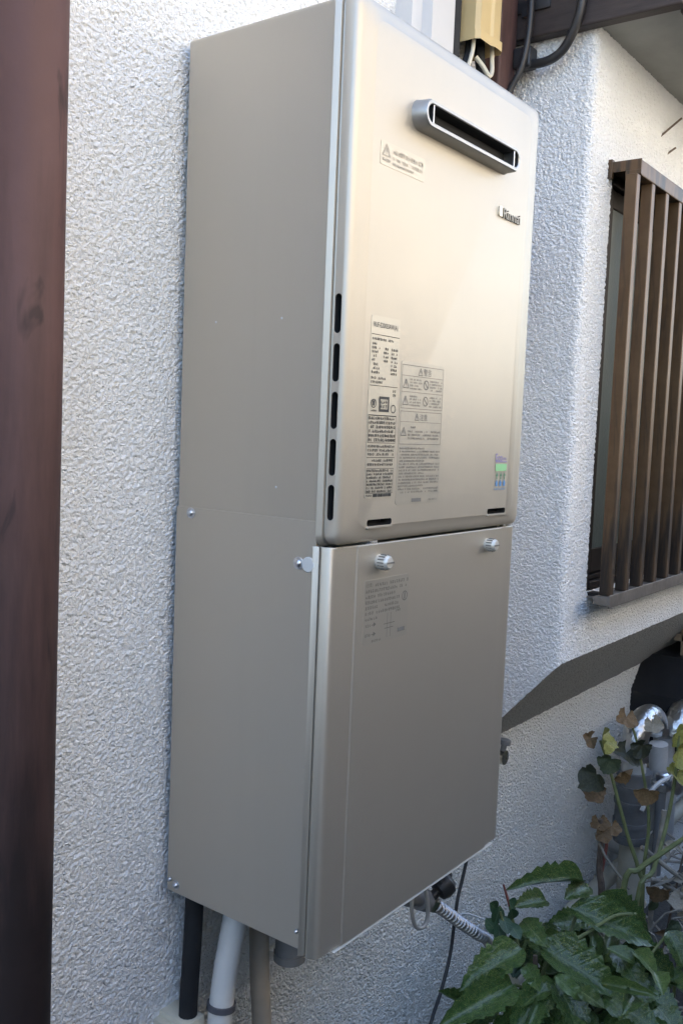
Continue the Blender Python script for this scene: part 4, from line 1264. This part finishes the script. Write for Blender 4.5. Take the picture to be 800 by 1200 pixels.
# rose seedling beside it
ro = thing('rose_seedling', 'small leaved rose shoot poking up in front of the speckled shrub', 'plant', (0.64, -0.18, ZG))
MB().tube([(0.64, -0.19, ZG), (0.645, -0.19, -0.95), (0.640, -0.185, -0.76), (0.638, -0.172, -0.70)], [0.004, 0.0035, 0.003, 0.002], 8, 4).build('stem', 'greenstem', ro)
rb = leaf_blade('rose_blade', 'rose', 7, 0.0, 0.12, 0.2, 0, 0.6, 0.5)
for p in [(0.631, -0.159, -0.727), (0.639, -0.167, -0.707), (0.637, -0.183, -0.717), (0.63, -0.176, -0.735), (0.654, -0.187, -0.706), (0.646, -0.196, -0.728), (0.644, -0.155, -0.699), (0.628, -0.301, -0.796), (0.619, -0.29, -0.807), (0.616, -0.283, -0.794), (0.673, -0.178, -0.698), (0.623, -0.297, -0.815)]:
    p = Vector(p)
    if p.y < -0.25:
        p += Vector((0.03, 0.09, 0.01))
    a = rl.uniform(0, 6.28)
    d = Vector((math.cos(a) * 0.7, -0.3 + 0.4 * math.sin(a), -0.5 + rl.uniform(-0.3, 0.3))).normalized()
    put_leaf(rb, ro, p - d * 0.015, p + d * 0.019, 0.024, (-0.6, -0.6, 0.5 + rl.uniform(-0.3, 0.3)))

ge = thing('lobed_leaf_plant', 'straggly plant with yellowing lobed leaves in front of the lagged pipes', 'plant', (1.2, -0.24, ZG))
STEMS = [([(1.2, -0.242, ZG), (1.2, -0.242, -0.883), (1.199, -0.23, -0.809), (1.188, -0.204, -0.734), (1.177, -0.176, -0.641), (1.169, -0.156, -0.576), (1.161, -0.138, -0.526)], 0.006, 'greenstem'),
 ([(1.24, -0.23, ZG), (1.25, -0.224, -0.869), (1.267, -0.223, -0.715), (1.26, -0.192, -0.561), (1.252, -0.171, -0.495)], 0.005, 'greenstem'),
 ([(1.10, -0.25, ZG), (1.095, -0.263, -0.835), (1.169, -0.271, -0.785), (1.243, -0.272, -0.693), (1.259, -0.278, -0.58), (1.266, -0.276, -0.508)], 0.006, 'greenstem'),
 ([(1.06, -0.23, ZG), (1.078, -0.237, -0.822), (1.102, -0.261, -0.763), (1.133, -0.297, -0.726), (1.166, -0.337, -0.688), (1.22, -0.39, -0.64)], 0.0075, 'greenstem')]
for p_, r0, mt in STEMS:
    MB().tube(p_, [r0 * (1 - 0.5 * k / (len(p_) - 1)) for k in range(len(p_))], 8, 4).build('stem', mt, ge)
GL = [(1.147, -0.118, -0.527, 0.042, 'ger_brown'), (1.147, -0.151, -0.519, 0.062, 'ger_yellow'), (1.151, -0.164, -0.566, 0.055, 'ger_green'), (1.12, -0.143, -0.599, 0.066, 'ger_dark'), (1.147, -0.135, -0.643, 0.055, 'ger_brown'),
 (1.232, -0.173, -0.575, 0.068, 'ger_dark'), (1.237, -0.168, -0.492, 0.055, 'ger_brown'), (1.273, -0.218, -0.503, 0.045, 'ger_pale'), (1.266, -0.276, -0.508, 0.060, 'ger_yellow'), (1.266, -0.283, -0.551, 0.065, 'ger_yellow'),
 (1.217, -0.229, -0.639, 0.058, 'ger_brown'), (1.256, -0.276, -0.598, 0.055, 'ger_yellow'), (1.222, -0.267, -0.854, 0.052, 'ger_brown'), (1.248, -0.307, -0.88, 0.055, 'ger_pale'), (1.136, -0.325, -0.886, 0.05, 'ger_green'),
 (1.20, -0.18, -0.60, 0.05, 'ger_brown'), (1.245, -0.20, -0.55, 0.05, 'ger_dark')]
lob = {}
for k, (x, y, z, w, mt) in enumerate(GL):
    if mt not in lob:
        lob[mt] = [lobed_blade('lobed_blade', mt, 5, s, 0.3 + 0.3 * s) for s in (1, 2)]
    a = rl.uniform(0, 6.28)
    d = Vector((math.cos(a), math.sin(a) * 0.4, -0.6)).normalized()
    c = Vector((x, y, z))
    s = w * 1.0
    put_leaf(lob[mt][k % 2], ge, c - d * s * 0.2, c + d * s * 0.8, s, (-0.75, -0.45 + rl.uniform(-0.3, 0.3), 0.35 + rl.uniform(-0.4, 0.4)))
tw = thing('cut_twig', 'cut back brown twig with withered leaf stubs against the wall', 'twig', (1.24, -0.13, ZG))
MB().tube([(1.24, -0.13, ZG), (1.24, -0.137, -0.946), (1.242, -0.126, -0.857), (1.247, -0.123, -0.788), (1.248, -0.118, -0.739)], [0.010, 0.009, 0.008, 0.007, 0.006], 8, 4).build('stem', 'bark', tw)
MB().tube([(1.246, -0.13, -0.86), (1.252, -0.135, -0.80), (1.254, -0.13, -0.755)], [0.004, 0.004, 0.003], 8, 3).build('stem', 'redstem', tw)
for x, y, z, w in ((1.247, -0.116, -0.743, 0.05), (1.263, -0.14, -0.754, 0.045), (1.235, -0.13, -0.765, 0.04)):
    put_leaf(lob['ger_brown'][0], tw, (x, y, z), (x - 0.02, y - 0.02, z - 0.03), w, (-0.6, -0.5, 0.5))
# bleached dead stems
for k, (p_, lab_) in enumerate((([(1.32, -0.23, ZG), (1.315, -0.228, -0.882), (1.327, -0.232, -0.793), (1.338, -0.235, -0.713)], 'bleached dead stalk standing upright among the lobed leaf stems'),
    ([(1.30, -0.20, -0.80), (1.312, -0.215, -0.813), (1.34, -0.258, -0.851), (1.362, -0.292, -0.879), (1.40, -0.36, -0.96), (1.44, -0.40, ZG)], 'bleached dead stalk bent over towards the soil'),
    ([(1.28, -0.23, -0.86), (1.326, -0.244, -0.881), (1.36, -0.295, -0.918), (1.42, -0.37, -1.0), (1.46, -0.40, ZG)], 'lowest bleached dead stalk sagging to the soil'))):
    tag(MB().tube(p_, 0.006, 8, 4).build('dead_stalk', 'deadstem'), lab_, 'stalk', 'dead stalks by the pipes')
rv = random.Random(21)
under = []
for k in range(70):
    p = Vector((rv.uniform(1.20, 1.75), rv.uniform(-0.50, -0.20), rv.uniform(-1.15, -0.80)))
    d = Vector((rv.uniform(-1, 1), rv.uniform(-1, 0.4), rv.uniform(-0.8, 0.5))).normalized() * rv.uniform(0.03, 0.06)
    under.append((p, p + d))
ug = thing('weed_clump', 'low withered weeds crowding the feet of the lagged pipes', 'weeds', (1.45, -0.33, ZG))
for k in range(9):
    x, y = rv.uniform(1.22, 1.7), rv.uniform(-0.46, -0.22)
    MB().tube([(x, y, ZG), (x + rv.uniform(-.03, .03), y, -1.1), (x + rv.uniform(-.06, .06), y - 0.03, rv.uniform(-0.95, -0.82))], [0.005, 0.004, 0.002], 7, 3).build('stem', rv.choice(('greenstem', 'bark')), ug)
wl = [leaf_blade('weed_blade', mt, 9, 0.08, 0.25, 0.35, 0.02) for mt in ('ger_dark', 'ger_brown', 'ger_green', 'ger_pale')]
for k, (p, q_) in enumerate(under):
    put_leaf(wl[(k * 7) % 4 if k % 5 else 3], ug, p, q_, 0.022, (-0.5, -0.5, 0.6 + rv.uniform(-0.4, 0.4)))
# litter of dry stalks and leaves round the pipe feet
rs_ = random.Random(5)
mb = MB()
for k in range(170):
    p = Vector((rs_.uniform(1.05, 2.2), rs_.uniform(-0.50, -0.14), ZG + rs_.uniform(0.0, 0.46)))
    d = Vector((rs_.uniform(-1, 1), rs_.uniform(-1, 1), rs_.uniform(-0.5, 0.9))).normalized() * rs_.uniform(0.06, 0.17)
    q = p + d
    q.z = max(q.z, ZG + 0.004)
    mb.tube([p, (p + q) / 2 + Vector((rs_.uniform(-.02, .02), rs_.uniform(-.02, .02), 0.01)), q], rs_.uniform(0.0016, 0.0045), 5, 2)
tag(mb.build('dry_stalks', 'deadstem'), 'tangle of dry stalks on the soil round the pipe feet', 'undergrowth', kind='stuff')

# lift everything so that the ground is at height zero
for o in sc.objects:
    if o.parent is None and o.type not in ('CAMERA', 'LIGHT'):
        o.location.z -= ZG
